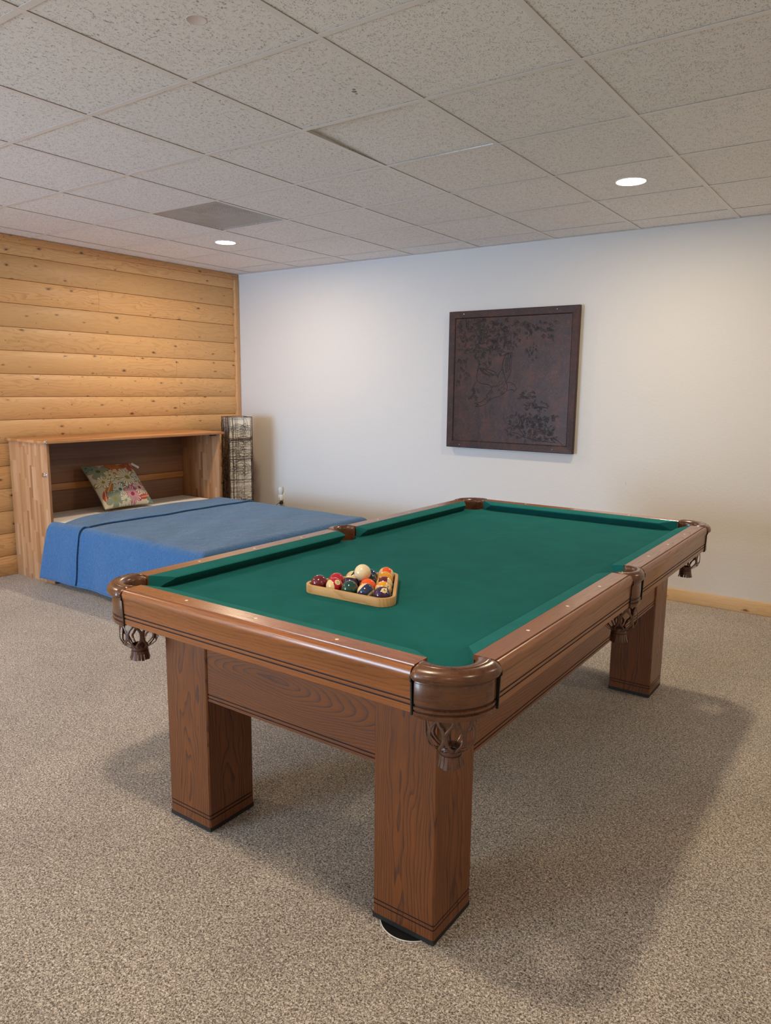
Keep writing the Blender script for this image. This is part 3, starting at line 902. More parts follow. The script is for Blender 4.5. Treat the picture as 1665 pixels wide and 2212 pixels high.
sharp(rk, 40)
tag(rk, 'blond wooden triangle rack lying on the green cloth around the balls', 'ball rack')

BR = .0275
def ballmat(name, col, stripe, cream=(.72, .56, .30)):
    t = NT(name); o = t.vm('NORMALIZE', t.obj()); s = t.sep(o)
    spot = t.math('GREATER_THAN', s[0], .935)
    ring_ = 0
    if stripe:
        band = t.math('LESS_THAN', t.math('ABSOLUTE', s[2]), .53)
        c = t.mix(band, cream, col)
    else:
        c = t.mix(0., col, col)
    c = t.mix(spot, c, cream)
    return t.end(c, .07, Coat_Weight=.5, Coat_Roughness=.02)
COLR = {'yellow': (.72, .33, .02), 'blue': (.012, .028, .085), 'red': (.42, .012, .03), 'purple': (.035, .014, .055), 'orange': (.75, .10, .01),
        'green': (.008, .055, .042), 'maroon': (.13, .012, .022), 'black': (.006, .006, .008)}
MATS = {}
bs_mesh = {}
def sphere(r, nu=56, nv=32):
    m = MB(); m.v = [(0, 0, r)]; 
    for j in range(1, nv):
        a = PI*j/nv
        for i in range(nu):
            b = 2*PI*i/nu; m.v.append((r*math.sin(a)*math.cos(b), r*math.sin(a)*math.sin(b), r*math.cos(a)))
    m.v.append((0, 0, -r))
    for i in range(nu): m.f.append([0, 1+i, 1+(i+1) % nu])
    for j in range(nv-2):
        for i in range(nu):
            a = 1+j*nu+i; b = 1+j*nu+(i+1) % nu; m.f.append([a, a+nu, b+nu, b])
    L = len(m.v)-1
    for i in range(nu): m.f.append([L, 1+(nv-2)*nu+(i+1) % nu, 1+(nv-2)*nu+i])
    m.m = [0]*len(m.f); m.s = [True]*len(m.f)
    return m
def numeral(txt, parent):
    cu = bpy.data.curves.new('numeral', 'FONT'); cu.body = txt; cu.size = .0125 if len(txt) == 1 else .0105
    cu.align_x = 'CENTER'; cu.align_y = 'CENTER'; cu.resolution_u = 3
    tmp = bpy.data.objects.new('numeral_tmp', cu); COL.objects.link(tmp)
    bpy.context.view_layer.update()
    dg = bpy.context.evaluated_depsgraph_get()
    me = bpy.data.meshes.new_from_object(tmp.evaluated_get(dg))
    bpy.data.objects.remove(tmp); 
    bm = bmesh.new(); bm.from_mesh(me)
    bmesh.ops.triangulate(bm, faces=bm.faces)
    bmesh.ops.subdivide_edges(bm, edges=bm.edges, cuts=1)
    for sgn in (1,):
        for v in bm.verts:
            y, z = v.co.x, v.co.y
            p = Vector((math.sqrt(max(1e-9, BR*BR - y*y - z*z)), y, z)).normalized() * (BR + .00012)
            v.co = p
    bm.to_mesh(me); bm.free()
    me.materials.clear(); me.materials.append(M['black_plastic'])
    o = bpy.data.objects.new('numeral', me)
    return link(o, parent)
def scr(ballpos, r_, u_, c_):
    """direction given in (screen right, screen up, towards the camera) at the ball"""
    tc = (Vector((0, 0, 1.4342)) - ballpos).normalized()
    rt = Vector((.8142, .5805, 0)); rt = (rt - tc*rt.dot(tc)).normalized()
    up = tc.cross(rt)
    return (rt*r_ + up*u_ + tc*c_).normalized()
def ball(name_lbl, color, stripe, v, u, z, spot, pole, num, label):
    key = (color, stripe)
    if key not in MATS: MATS[key] = ballmat('glossy_%s_ball' % ('%s_stripe' % color if stripe else color), COLR[color], stripe)
    o = sphere(BR).build('billiard_ball', MATS[key], center=False)
    pos = tw(v, u, z); o.location = pos
    x = scr(pos, *spot); zz = scr(pos, *pole)
    zz = (zz - x*zz.dot(x)).normalized(); y = zz.cross(x)
    R_ = Matrix((x, y, zz)).transposed()
    o.rotation_euler = R_.to_euler()
    tag(o, label, 'billiard ball', 'balls in the triangle rack')
    if num: numeral(num, o)
    return o
def slot(row, i):
    """row 0 = five balls along the near side, row 4 = apex"""
    a = A_ + (C_ - A_)*(row/4); b = B_ + (C_ - B_)*(row/4)
    k = 4 - row
    p = a if k == 0 else a + (b - a)*(i/k)
    return p.x, p.y
ZB = ZP + BR
CUE3 = ((1, 1), (1, 2), (2, 1))
def spread(s_):
    """the three balls that carry the cue ball are pushed slightly apart"""
    p = Vector(slot(*s_))
    if s_ in CUE3:
        c_ = sum((Vector(slot(*q)) for q in CUE3), Vector((0, 0)))/3
        p += (p-c_).normalized()*.0035
    return p.x, p.y
back = (.1, -.3, -.95)
L_ = [
 ((0,0), 'maroon', False, back, (0, 1, 0), None, 'solid maroon ball in the left corner of the rack'),
 ((0,1), 'red', True, (.40, .46, .79), (-.80, -.15, .58), '11', 'red striped ball marked 11 with a cream side, second from left in front row'),
 ((0,2), 'green', False, (-.96, -.28, -.1), (0, 1, 0), None, 'solid dark green ball in the middle of the front row'),
 ((0,3), 'blue', True, (.5, .3, -.8), (-.85, .44, .25), None, 'navy blue striped ball with a cream left side, front row'),
 ((0,4), 'purple', False, (.24, .56, .79), (-.3, .8, -.4), '4', 'solid purple ball marked 4 at the near right corner of the rack'),
 ((1,0), 'red', False, back, (0, 1, 0), None, 'solid crimson ball behind the red striped ball'),
 ((1,1), 'purple', True, (.3, -.3, -.9), (-.1, .93, .35), None, 'dark purple striped ball with its cream cap upward'),
 ((1,2), 'orange', False, back, (0, 1, 0), None, 'solid orange ball just below the cue ball'),
 ((1,3), 'yellow', True, (.58, .34, .74), (-.76, -.50, .30), '9', 'yellow striped ball marked 9 behind the purple ball'),
 ((2,0), 'green', True, (.22, .30, .93), (-.75, .60, .10), '14', 'dark green striped ball half hidden left of the cue ball'),
 ((2,1), 'black', False, back, (0, 1, 0), None, 'solid black ball half hidden right of the cue ball'),
 ((2,2), 'maroon', True, (.2, -.3, -.9), (.95, -.1, -.25), None, 'maroon striped ball in the right side row of the rack'),
 ((3,0), 'blue', False, back, (0, 1, 0), None, 'solid dark blue ball behind the black ball'),
 ((3,1), 'yellow', False, (-.75, .55, .0), (0, 0, 1), None, 'solid yellow ball on the right side, next to the far corner ball'),
 ((4,0), 'orange', True, (-.1, -.3, -.9), (-.93, .12, .28), None, 'orange striped ball at the far corner of the rack'),
]
for (slot_, colr, st, spot, pole, num, lab) in L_:
    v_, u_ = spread(slot_)
    ball('', colr, st, v_, u_, ZB, spot, pole, num, lab)
q1, q2, q3 = [Vector(spread(s_)) for s_ in CUE3]
qc = (q1+q2+q3)/3
hh = math.sqrt((2*BR)**2 - min((qc-q).length for q in (q1, q2, q3))**2)
cb = sphere(BR).build('cue_ball', plain('ivory_ball', (.76, .64, .42), .07, Coat_Weight=.5, Coat_Roughness=.02), center=False)
cb.location = tw(qc.x, qc.y, ZB + hh + .0003)
tag(cb, 'plain ivory cue ball resting on top of the racked balls', 'billiard ball')

# furniture coaster under the near leg
m = MB(); m.lathe([(.0005, .0002), (.086, .0002), (.0880, .0012), (.0880, .0035), (.0865, .0038)], (0, 0, 0), 48, 0)
m.lathe([(.0865, .0038), (.0855, .0030), (.0005, .0030)], (0, 0, 0), 48, 1)
cs_ = m.build('furniture_coaster', [plain('white_plastic_rim', (.62, .60, .56), .3), plain('black_rubber_pad', (.012, .012, .012), .4)], center=False)
cs_.location = (-.978, 1.5245, .0001)
tag(cs_, 'round black furniture coaster with a white rim under the nearest table leg', 'coaster')

# ------------------------------------------------------------------ cabinet bed
CB = empty('cabinet_bed', (-5.23, 3.66, 0)); cbo = Vector(CB.location)
tag(CB, 'open butcher block cabinet bed standing against the log wall', 'cabinet')
def cb_part(mb, name, mats, parent=None):
    o = mb.build(name, mats, parent or CB)
    o.location = Vector(o.location) - cbo - (Vector(parent.location) if parent else Vector((0, 0, 0)))
    return o
X0, X1 = XW + .032, -4.971
Y0, Y1 = 2.853, 4.462
m = MB(); m.bbox((X0, Y0, 0.0), (X1, Y0+.020, 1.022), .0015); sp1 = cb_part(m, 'side_panel', M['stave_side'])
m = MB(); m.bbox((X0, Y1-.020, 0.0), (X1, Y1, 1.022), .0015); cb_part(m, 'side_panel', M['stave_side'])
for ya in (Y0, Y1-.020):
    m = MB(); m.bbox((X1, ya, 0.0), (X1+.002, ya+.020, 1.022), .0008); cb_part(m, 'edge_band', M['cab_edge'])
m = MB(); m.bbox((X0-.004, Y0-.026, 1.0225), (X1+.028, Y1+.028, 1.043), .002); tp = cb_part(m, 'cabinet_top', M['stave_top'])
XB = X0 + .004
m = MB(); m.box((XB, Y0+.0205, .86), (XB+.006, Y1-.0205, 1.022)); cb_part(m, 'back_panel', M['back_ply'])
m = MB(); m.box((XB-.003, Y0+.0205, .755), (XB+.005, Y1-.0205, .860)); cb_part(m, 'back_panel', M['back_ply'])
m = MB(); m.box((XB, Y0+.0205, .665), (XB+.006, Y1-.0205, .755)); cb_part(m, 'back_panel', M['back_ply2'])
m = MB(); m.bbox((XB, Y0+.0205, .612), (XB+.022, Y1-.0205, .664), .002); cb_part(m, 'crossbar', M['crossbar'])
m = MB(); m.box((XB, Y0+.0205, .20), (XB+.006, Y1-.0205, .611)); cb_part(m, 'back_panel', M['back_ply'])
m = MB(); m.bbox((X1-.024, Y0+.0205, .0), (X1-.006, Y1-.0205, .19), .001); cb_part(m, 'base_board', M['back_ply2'])
m = MB(); m.bbox((X1-.035, Y1-.085, 1.008), (X1-.015, Y1-.035, 1.0215), .002); cb_part(m, 'hinge_block', M['black'])
m = MB(); m.bbox((X1+.016, Y0-.0275, 1.0215), (X1+.0295, Y0-.008, 1.0445), .001); cb_part(m, 'corner_cap', M['chrome'])
m = MB(); m.bbox((X1-.075, Y0-.004, .781), (X1-.008, Y0+.0005, .809), .002); m.bbox((X1-.060, Y0-.011, .787), (X1-.028, Y0-.003, .803), .003)
m.tube([(X1-.028, Y0-.010, .795), (X1-.012, Y0-.013, .799), (X1-.004, Y0-.008, .799)], .003, 8); m.tube([(X1-.062, Y0-.007, .807), (X1-.02, Y0-.008, .810)], .0022, 8)
cb_part(m, 'latch', M['chrome'])

# mattress
MX0, MX1, MY0, MY1, MZ0, MZ1 = X0+.03, -3.335, 2.885, 4.432, .20, .448
m = MB(); m.bbox((MX0, MY0, MZ0), (MX1, MY1, MZ1), .05, 6)
mt = m.build('mattress', M['sheet'])
tag(mt, 'mattress in white sheet lying in the open cabinet bed', 'mattress')
m = MB(); m.box((X1-.004+.0, MY0+.06, .001), (MX1-.08, MY1-.06, .198)); cb_part(m, 'bed_base', M['back_ply'])

# quilt: cloth draped over the mattress
def drape(a, b, lift=0.):
    """a along x from the head edge, b across y from the near hem; returns point"""
    top = MZ1 + .014 + lift
    qx0 = -4.965
    xE = MX1 + .012 + lift; yN = MY0 - .060 - lift; yF = MY1 + .050 + lift
    DROP = .387
    r = .060
    lenx = xE - qx0
    leny = yF - yN
    # near-side parameter: b<DROP hangs on near side
    def fold(s_, L):
        """s_ distance past the edge start; returns (horizontal, down)"""
        if s_ <= 0: return s_, 0.
        arc = r * PI / 2
        if s_ < arc:
            th = s_ / r; return r*math.sin(th), r*(1-math.cos(th))
        return r, r + (s_ - arc)
    x = qx0 + a
    ox = x - (xE - r); hx, dx = fold(ox, 0)
    y = yN + (b - DROP)
    on = (yN + r) - y; hn, dn = fold(on, 0)
    of = y - (yF - r); hf, df = fold(of, 0)
    px = xE - r + hx
    if on > 0: py = yN + r - hn
    elif of > 0: py = yF - r + hf
    else: py = y
    d = math.sqrt(dx*dx + max(dn, df)**2) if dx > 0 and max(dn, df) > 0 else max(dx, dn, df)
    d = min(d, top - .03)
    z = top - d
    # gentle billows
    if d > .05:
        wv = .010*math.sin(a*7.3 + 1.) + .006*math.sin(a*17. + 2.)
        if dn > 0: py -= wv*min(1., d/.3) + .012*(d/.4)
        if df > 0: py += wv*min(1., d/.3)
        if dx > 0: px += .010*math.sin(b*9.)*min(1., d/.3) + .01*(d/.4)
    else:
        z += .004*math.sin(x*5.+1.)*math.sin(y*4.) + .003*math.sin(x*13.)*math.cos(y*9.+x*4)
        # the head edge sags at the near side, where it wraps round the mattress corner
    # near head corner swings back towards the cabinet side
    if dn > 0:
        e = max(0., 1 - a/.9)
        px -= .27 * e * max(0., dn - .055)
        if px < X1 + .03: py = min(py, yN + .004) if dn > .055 else py
    if a < .5 and dn <= 0:
        px += .12*max(0., 1-(y-MY0)/.30)**2 * (1-a/.5)
    return (px, py, z)
def clothmesh(a0, a1, b0, b1, na, nb, lift=0., thick=.004, waves=None):
    m = MB(); top = []
    for i in range(na+1):
        for j in range(nb+1):
            a = a0 + (a1-a0)*i/na; b = b0 + (b1-b0)*j/nb
            if waves: a += waves(a, b) * (i/na)
            top.append(drape(a, b, lift))
    m.v = top
    for i in range(na):
        for j in range(nb):
            k = i*(nb+1)+j; m.f.append([k, k+nb+1, k+nb+2, k+1])
    m.m = [0]*len(m.f); m.s = [True]*len(m.f)
    return m
LX_ = (MX1+.012) - (-4.965) + .36
LY_ = (MY1+.050) - (MY0-.060) + .387*2
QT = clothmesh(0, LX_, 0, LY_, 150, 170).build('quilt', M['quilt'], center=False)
tag(QT, 'blue stitched quilt spread over the cabinet bed mattress', 'quilt')
sm = QT.modifiers.new('thickness', 'SOLIDIFY'); sm.thickness = .005; sm.offset = -1
fw = lambda a, b: .007*math.sin(b*7.) + .005*math.sin(b*17.+1.)
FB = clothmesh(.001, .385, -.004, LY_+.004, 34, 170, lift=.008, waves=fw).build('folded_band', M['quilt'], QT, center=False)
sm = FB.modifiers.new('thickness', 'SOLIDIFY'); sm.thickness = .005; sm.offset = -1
m = MB()
def lineon(a, b0, b1, n, lift):
    return [drape(a + fw(a, b0+(b1-b0)*k/n), b0 + (b1-b0)*k/n, lift) for k in range(n+1)]
m.tube(lineon(.385, -.004, LY_+.004, 170, .012), .0032, 6)
m.build('band_piping', M['piping'], QT, center=False)
m = MB(); m.tube([drape(LX_*k/60, 0., .001) for k in range(61)], .0045, 6); m.build('hem_piping', M['piping'], QT, center=False)

# pillow with floral print
PW, PH, PTH = .455, .44, .075
NPX = 210
gx, gy = np.meshgrid(np.linspace(-1, 1, NPX), np.linspace(-1, 1, NPX), indexing='ij')
prof = (np.clip(1-np.abs(gx)**2.6, 0, 1)*np.clip(1-np.abs(gy)**2.6, 0, 1))**.55
ex = 1 - .045*(1-gy**2); ey = 1 - .045*(1-gx**2)
X_ = gx*PW/2*ex; Y_ = gy*PH/2*ey
Zf = prof*PTH
wr = .0022*np.sin(X_*60+Y_*35)*np.sin(Y_*48-X_*20)*prof
def paint(x, y, back=False):
    """floral print: x right, y up, both -1..1"""
    rgb = np.empty(x.shape+(3,)); rgb[:] = (.56, .50, .38)
    ink = {'o': (.46, .15, .03), 'r': (.42, .075, .03), 'g': (.26, .23, .05), 'd': (.10, .12, .025), 't': (.035, .15, .14), 'm': (.30, .02, .09), 's': (.23, .27, .20), 'p': (.58, .36, .36)}
    def flower(cx, cy, R, n, rot, c, fill, core=None, veins=True):
        R = R*1.2; dx, dy = x-cx, y-cy; d = np.hypot(dx, dy); th = np.arctan2(dy, dx) - rot
        pet = np.abs(np.cos(n*th/2))**.55
        edge = R*(.38+.62*pet)
        inside = d < edge
        col = np.array(ink[c]); lightc = np.array(ink[fill]) if fill else np.array((.68, .62, .48))
        rgb[inside] = lightc
        if veins:
            lam = np.sin(th*n*3.5)
            vm_ = inside & (lam > .62) & (d > R*.18)
            rgb[vm_] = col*.9
        ol = inside & (d > edge-.028)
        rgb[ol] = col
        cr_ = d < R*.2
        rgb[cr_] = np.array(ink[core]) if core else col
    def leaf(cx, cy, L, Wd, rot, c, fill=True):
        dx, dy = x-cx, y-cy; u = dx*math.cos(rot)+dy*math.sin(rot); v = -dx*math.sin(rot)+dy*math.cos(rot)
        wv = Wd*np.clip(1-(u/L)**2, 0, 1); inside = np.abs(v) < wv
        rgb[inside] = np.array(ink[c]) if fill else (.62, .57, .42)
        ol = inside & (np.abs(v) > wv-.022); rgb[ol] = np.array(ink[c])*.8
        mid_ = inside & (np.abs(v) < .010); rgb[mid_] = (.60, .55, .40) if fill else np.array(ink[c])
    leaf(-.28, .62, .26, .12, -1.1, 'd'); leaf(-.42, .10, .30, .14, .4, 'g', False); leaf(.1, -.02, .35, .02, -.4, 'g')
    leaf(-.62, -.28, .30, .12, .9, 'o'); leaf(.30, -.38, .22, .10, 2.6, 'm'); leaf(.02, -.36, .22, .10, .3, 'm'); leaf(.82, -.25, .25, .1, 1.8, 'o')
    leaf(-.12, -.22, .2, .07, .6, 't'); leaf(.66, .35, .3, .09, -1.2, 's'); leaf(-.85, -.55, .25, .1, 1.4, 'r'); leaf(.9, -.7, .2, .09, .8, 'o'); leaf(.62, -.78, .25, .1, .2, 'r')
    flower(-.66, .55, .32, 5, .3, 's', 's', 'd'); flower(.10, .66, .36, 5, .2, 'o', 'o', None); flower(-.10, .36, .22, 5, 1.1, 'o', None, 'o')
    flower(.66, .78, .30, 5, .9, 'r', 'r', 'o'); flower(-.72, .02, .25, 4, .2, 'g', None, 'g'); flower(-.36, .28, .20, 4, .7, 'g', None, 'g')
    flower(.30, .10, .42, 5, .5, 'g', None, 'g'); flower(-.25, -.42, .28, 6, .1, 't', None, 't'); flower(-.56, -.74, .30, 5, .9, 's', 's', 'g')
    flower(.18, -.66, .32, 6, .4, 'm', 'p', 'm'); flower(.60, -.40, .27, 5, 1.5, 'm', None, 'm'); flower(.74, .12, .22, 5, .4, 't', None, 's'); flower(-.16, -.86, .2, 5, .1, 's', None, 's')
    flower(-.92, .84, .18, 5, .5, 't', 's', 't'); flower(.92, -.90, .16, 5, .3, 't', 's', 't')
    return rgb
cf = paint(gx, gy)
verts = np.concatenate([np.stack([X_, Y_, Zf+wr], -1).reshape(-1, 3), np.stack([X_, Y_, -Zf*.8], -1).reshape(-1, 3)])
cols = np.concatenate([cf.reshape(-1, 3), np.tile((.52, .46, .34), (NPX*NPX, 1))])
faces = []
for i in range(NPX-1):
    for j in range(NPX-1):
        k = i*NPX+j; faces.append((k, k+NPX, k+NPX+1, k+1)); q = k+NPX*NPX; faces.append((q, q+1, q+NPX+1, q+NPX))
me = bpy.data.meshes.new('pillow'); me.from_pydata(verts.tolist(), [], faces); me.polygons.foreach_set('use_smooth', [True]*len(faces))
t = NT('floral_print_cotton'); pc = t.n('Attribute', attribute_name='print').outputs['Color']
wv_ = t.noise(t.obj(), 500., 2.)
me.materials.append(t.end(pc, .85, t.bump(wv_, .0004, .6), Sheen_Weight=.1, Specular_IOR_Level=.2))
PL = link(bpy.data.objects.new('throw_pillow', me)); vcol(PL, 'print', np.concatenate([cols, np.ones((len(cols), 1))], 1))
# axes: pillow x -> world +y, pillow y -> up & back (-x), normal -> towards +x and up
bl, br, tl = Vector((-5.085, 3.370, .474)), Vector((-5.085, 3.825, .470)), Vector((-5.375, 3.385, .772))
ax_ = (br-bl).normalized(); ay_ = (tl-bl); ay_ = (ay_ - ax_*ay_.dot(ax_)).normalized(); az_ = ax_.cross(ay_)
Mx = Matrix((ax_, ay_, az_)).transposed().to_4x4()
cen = bl + ax_*(PW/2) + ay_*(PH/2); Mx.translation = cen
PL.matrix_world = Mx
tag(PL, 'square floral print pillow propped up on the white sheet', 'pillow')
m = MB()
m.bbox((.235, .165, .004), (.262, .235, .006), .0008); m.tube([(.215, .215, .0), (.235, .232, .005), (.248, .230, .005)], .0006, 5)
tg = m.build('price_tag', [plain('white_tag_card', (.80, .80, .80), .5)], PL); tg.rotation_euler = (0, 0, .75)
tg.location = (.250, .175, .006)
m = MB()
for k in range(8): m.box((-.008, -.022+k*.0035, .0012), (.008, -.0205+k*.0035 + (.0008 if k % 3 else 0), .0015))
m.build('barcode', M['black_plastic'], tg, center=False)
m = MB(); m.tube([((gx_[0]), (gx_[1]), 0) for gx_ in [(X_[i, 0], Y_[i, 0]) for i in range(0, NPX, 6)] + [(X_[-1, j], Y_[-1, j]) for j in range(0, NPX, 6)] + [(X_[i, -1], Y_[i, -1]) for i in range(NPX-1, -1, -6)] + [(X_[0, j], Y_[0, j]) for j in range(NPX-1, -1, -6)]], .0035, 6)
m.build('piping', plain('olive_piping', (.20, .19, .12), .8), PL, center=False)

# ------------------------------------------------------------------ wicker tower lamp
TL_ = empty('wicker_floor_lamp', (-5.160, 4.845, 0), math.radians(-27))
tag(TL_, 'tall square wicker floor lamp standing in the corner beside the bed', 'floor lamp')
S = .112; HT = 1.158
m = MB(); m.bbox((-S, -S, 0.0), (S, S, .018), .003); m.build('base', M['rattan'], TL_, center=False)
m = MB()
si = S - .012
ring_ = [(-si, -si), (si, -si), (si, si), (-si, si)]
m.loft([[(x, y, z) for x, y in ring_] for z in (.02, HT-.003)], smooth=False, cap=False)
shd = m.build('lamp_shade', M['shade'], TL_, center=False)
m = MB()
def wob(p, s_=.002): return (p[0]+random.uniform(-s_, s_), p[1]+random.uniform(-s_, s_), p[2]+random.uniform(-s_, s_))
for x, y in ((-S, -S), (S, -S), (S, S), (-S, S)):
    for k in range(3):
        m.tube([wob((x, y, HT*q/12), .004) for q in range(13)], .0026, 5)
for z in [.02] + [HT*q/6 for q in range(1, 6)] + [HT]:
    for k in range(2):
        m.tube([wob((x, y, z), .003) for x, y in ((-S, -S), (0, -S), (S, -S), (S, 0), (S, S), (0, S), (-S, S), (-S, 0))], .0024, 5, closed=True)
m.build('wicker_frame', M['rattan'], TL_, center=False)
m = MB()
def onface(f, u, z, d=.003):
    s_ = S + d
    return {0: (s_, u, z), 1: (u, -s_, z), 2: (-s_, u, z), 3: (u, s_, z)}[f]
for f in range(4):
    dense = 1.5 if f == 1 else 1.15
    for k in range(int(58*dense)):
        zc_ = random.uniform(.06, HT-.06); uc = random.uniform(-.075, .075); r_ = random.uniform(.035, .100)
        ea, eb = r_, r_*random.uniform(.5, 1.2); rot = random.uniform(0, PI); a0 = random.uniform(0, 2*PI); al = random.uniform(1.5, 6.2)
        pts = []
        for q in range(15):
            a = a0 + al*q/14
            u = uc + ea*math.cos(a)*math.cos(rot) - eb*math.sin(a)*math.sin(rot)
            z = zc_ + ea*math.cos(a)*math.sin(rot) + eb*math.sin(a)*math.cos(rot)
            u = max(-S-.002, min(S+.002, u)); z = max(.02, min(HT, z))
            pts.append(onface(f, u, z, .001 + .005*abs(math.sin(q*.9+k))))
        m.tube(pts, .0012, 4)
    for k in range(int(9*dense)):
        u0 = random.uniform(-S, S); m.tube([onface(f, max(-S, min(S, u0 + .004*math.sin(q*2.+k))), HT*q/10, .002) for q in range(11)], .0014, 4)
    for k in range(int(30*dense)):
        z0 = random.uniform(.03, HT-.02); m.tube([onface(f, -S + 2*S*q/8, z0 + .004*math.sin(q*1.7+k), .002) for q in range(9)], .0014, 4)
m.tube([onface(0, S, .62, .004), (S+.02, S+.012, .64), (S+.028, S+.016, .66), (S+.026, S+.014, .69)], .0012, 4)
wk = m.build('wicker_scribble', M['rattan'], TL_, center=False)
wk['kind'] = 'stuff'

# ------------------------------------------------------------------ wall outlet, night light, plug
m = MB(); m.bbox((-4.972, YW-.006, .296), (-4.904, YW+.0002, .420), .002)
op = m.build('outlet_plate', M['plate']); tag(op, 'almond wall outlet plate low on the white wall beyond the bed', 'outlet')
m = MB(); m.bbox((-.016, -.013, -.018), (.016, .013, .018), .004); 
NL = empty('night_light', (-4.938, YW-.030, .385)); tag(NL, 'clear plug-in night light in the upper outlet socket', 'night light')
m = MB(); m.bbox((-.019, -.016, -.034), (.019, .022, .020), .005); m.build('night_light_body', M['white_plastic'], NL, center=False)
m = MB(); m.lathe([(.012, .018), (.020, .045), (.023, .075), (.017, .095), (.016, .0955), (.021, .075), (.018, .045), (.010, .018)], (0, 0, 0), 24); m.build('night_light_shade', M['glass'], NL, center=False)
m = MB(); m.bbox((-.002, -.018, -.016), (.004, -.0155, -.010), .0006); m.build('sensor', M['black_plastic'], NL, center=False)
PC = empty('power_cord', (-4.938, YW-.006, .325)); tag(PC, 'black plug and cord in the lower outlet socket behind the bed', 'cord')
m = MB(); m.lathe([(.0005, .034), (.010, .033), (.014, .026), (.015, .004), (.012, .0)], (0, 0, 0), 18)
pg = m.build('plug', M['black_plastic'], PC, center=False); pg.rotation_euler = (math.radians(90), 0, 0)
m = MB(); m.tube([(0, -.030, 0), (-.012, -.042, -.004), (-.030, -.046, -.018), (-.042, -.044, -.045), (-.046, -.036, -.09), (-.047, -.030, -.16), (-.06, -.025, -.26), (-.09, -.03, -.316)], .0028, 6)
m.build('cord', M['black_plastic'], PC, center=False)
m = MB()
for dx, dz, r_ in ((0, .006, .0035), (.002, -.004, .0025), (-.001, -.011, .002)):
    m.loft([[(-1.62+dx+q*math.cos(2*PI*k/9)*.6, YW-.0004, .787+dz+q*math.sin(2*PI*k/9)) for k in range(9)] for q in (r_, .0001)], cap=False)
m.build('scuff_mark', plain('grey_scuff_mark', (.25, .24, .23), .8), wb)

# ------------------------------------------------------------------ framed metal relief
AX0, AX1, AZ0, AZ1 = -3.070, -2.003, .976, 2.034
AR = empty('metal_relief_panel', ((AX0+AX1)/2, YW, (AZ0+AZ1)/2)); ao = Vector(AR.location)
tag(AR, 'dark copper relief panel of a flying eagle and branches, hanging on the white wall', 'wall art')
def ap(mb, name, mats):
    o = mb.build(name, mats, AR); o.location = Vector(o.location) - ao; return o
YA = YW - .056   # front plane of the frame
FWD = .058
fp = [(0, .030), (0, .002), (.004, 0.), (FWD-.008, .002), (FWD-.003, .006), (FWD, .012), (FWD, .030)]   # (inward, depth behind front)
m = MB()
for (a, b, c, d, ix, iz) in (((AX0, AZ0), (AX1, AZ0), (1, 1), (-1, 1), 0, 1), ((AX1, AZ0), (AX1, AZ1), (-1, 1), (-1, -1), 1, 0),
                             ((AX1, AZ1), (AX0, AZ1), (-1, -1), (1, -1), 0, 1), ((AX0, AZ1), (AX0, AZ0), (1, -1), (1, 1), 1, 0)):
    m.loft([[(a[0]+c[0]*q, YA+dp, a[1]+c[1]*q) for q, dp in fp], [(b[0]+d[0]*q, YA+dp, b[1]+d[1]*q) for q, dp in fp]], smooth=False)
ap(m, 'frame', M['art_frame'])
m = MB(); m.box((AX0+.12, YW-.0262, AZ0+.12), (AX1-.12, YW-.0002, AZ1-.12)); ap(m, 'mounting_block', M['art_frame'])
PXa, PXb, PZa, PZb = AX0+FWD, AX1-FWD, AZ0+FWD, AZ1-FWD
m = MB(); m.box((PXa-.002, YA+.010, PZa-.002), (PXb+.002, YA+.026, PZb+.002)); ap(m, 'relief_plate', M['art'])
for x, z in ((AX0+.13, AZ1-.022), (AX1-.17, AZ1-.022), (AX0+.12, AZ0+.022), (AX1-.16, AZ0+.026)):
    c_ = 14; m = MB()
    m.loft([[(x + r_*math.cos(2*PI*k/c_), YA - y_, z + r_*math.sin(2*PI*k/c_)) for k in range(c_)] for r_, y_ in ((.0040, -.003), (.0036, .0008), (.0005, .0012))], cap=False)
    ap(m, 'screw', M['chrome'])
def A(X, Y):
    """relief drawing coordinates -> point on the plate"""
    l = 225 - (Y-245)*40/1275; r = 1440 - (Y-180)*70/1400
    u = (X - l) / (r - l)
    tt = 245 - u*65; bb = 1520 + u*60
    v = (Y - tt) / (bb - tt)
    return (PXa + (PXb-PXa)*min(max(u, .005), .995), PZb - (PZb-PZa)*min(max(v, .005), .995))
m = MB()
def line(pts, w=.0015):
    q = [Vector((A(*p)[0], YA+.0097, A(*p)[1])) for p in pts]
    m.tube(q, w, 5)
def smooth_poly(pts, n=5):
    out = []; P = [Vector(p) for p in pts]
    for i in range(len(P)-1):
        p0 = P[max(i-1, 0)]; p1 = P[i]; p2 = P[i+1]; p3 = P[min(i+2, len(P)-1)]
        for k in range(n):
            t_ = k/n
            out.append(.5*((2*p1) + (p2-p0)*t_ + (2*p0-5*p1+4*p2-p3)*t_**2 + (3*p1-p0-3*p2+p3)*t_**3))
    out.append(P[-1]); return [tuple(o) for o in out]
rr_ = random.Random(11)
def leafloop(x, y, L, a, w=.45):
    pts = []
    for k in range(9):
        t_ = k/8; s_ = math.sin(PI*t_)*L*w*.5
        pts.append((x + math.cos(a)*L*t_ - math.sin(a)*s_, y + math.sin(a)*L*t_ + math.cos(a)*s_))
    for k in range(7, 0, -1):
        t_ = k/8; s_ = -math.sin(PI*t_)*L*w*.5
        pts.append((x + math.cos(a)*L*t_ - math.sin(a)*s_, y + math.sin(a)*L*t_ + math.cos(a)*s_))
    pts.append(pts[0]); line(pts, .0012)
    if L > 38: line([(x + math.cos(a)*L*.15, y + math.sin(a)*L*.15), (x + math.cos(a)*L*.75, y + math.sin(a)*L*.75)], .0007)
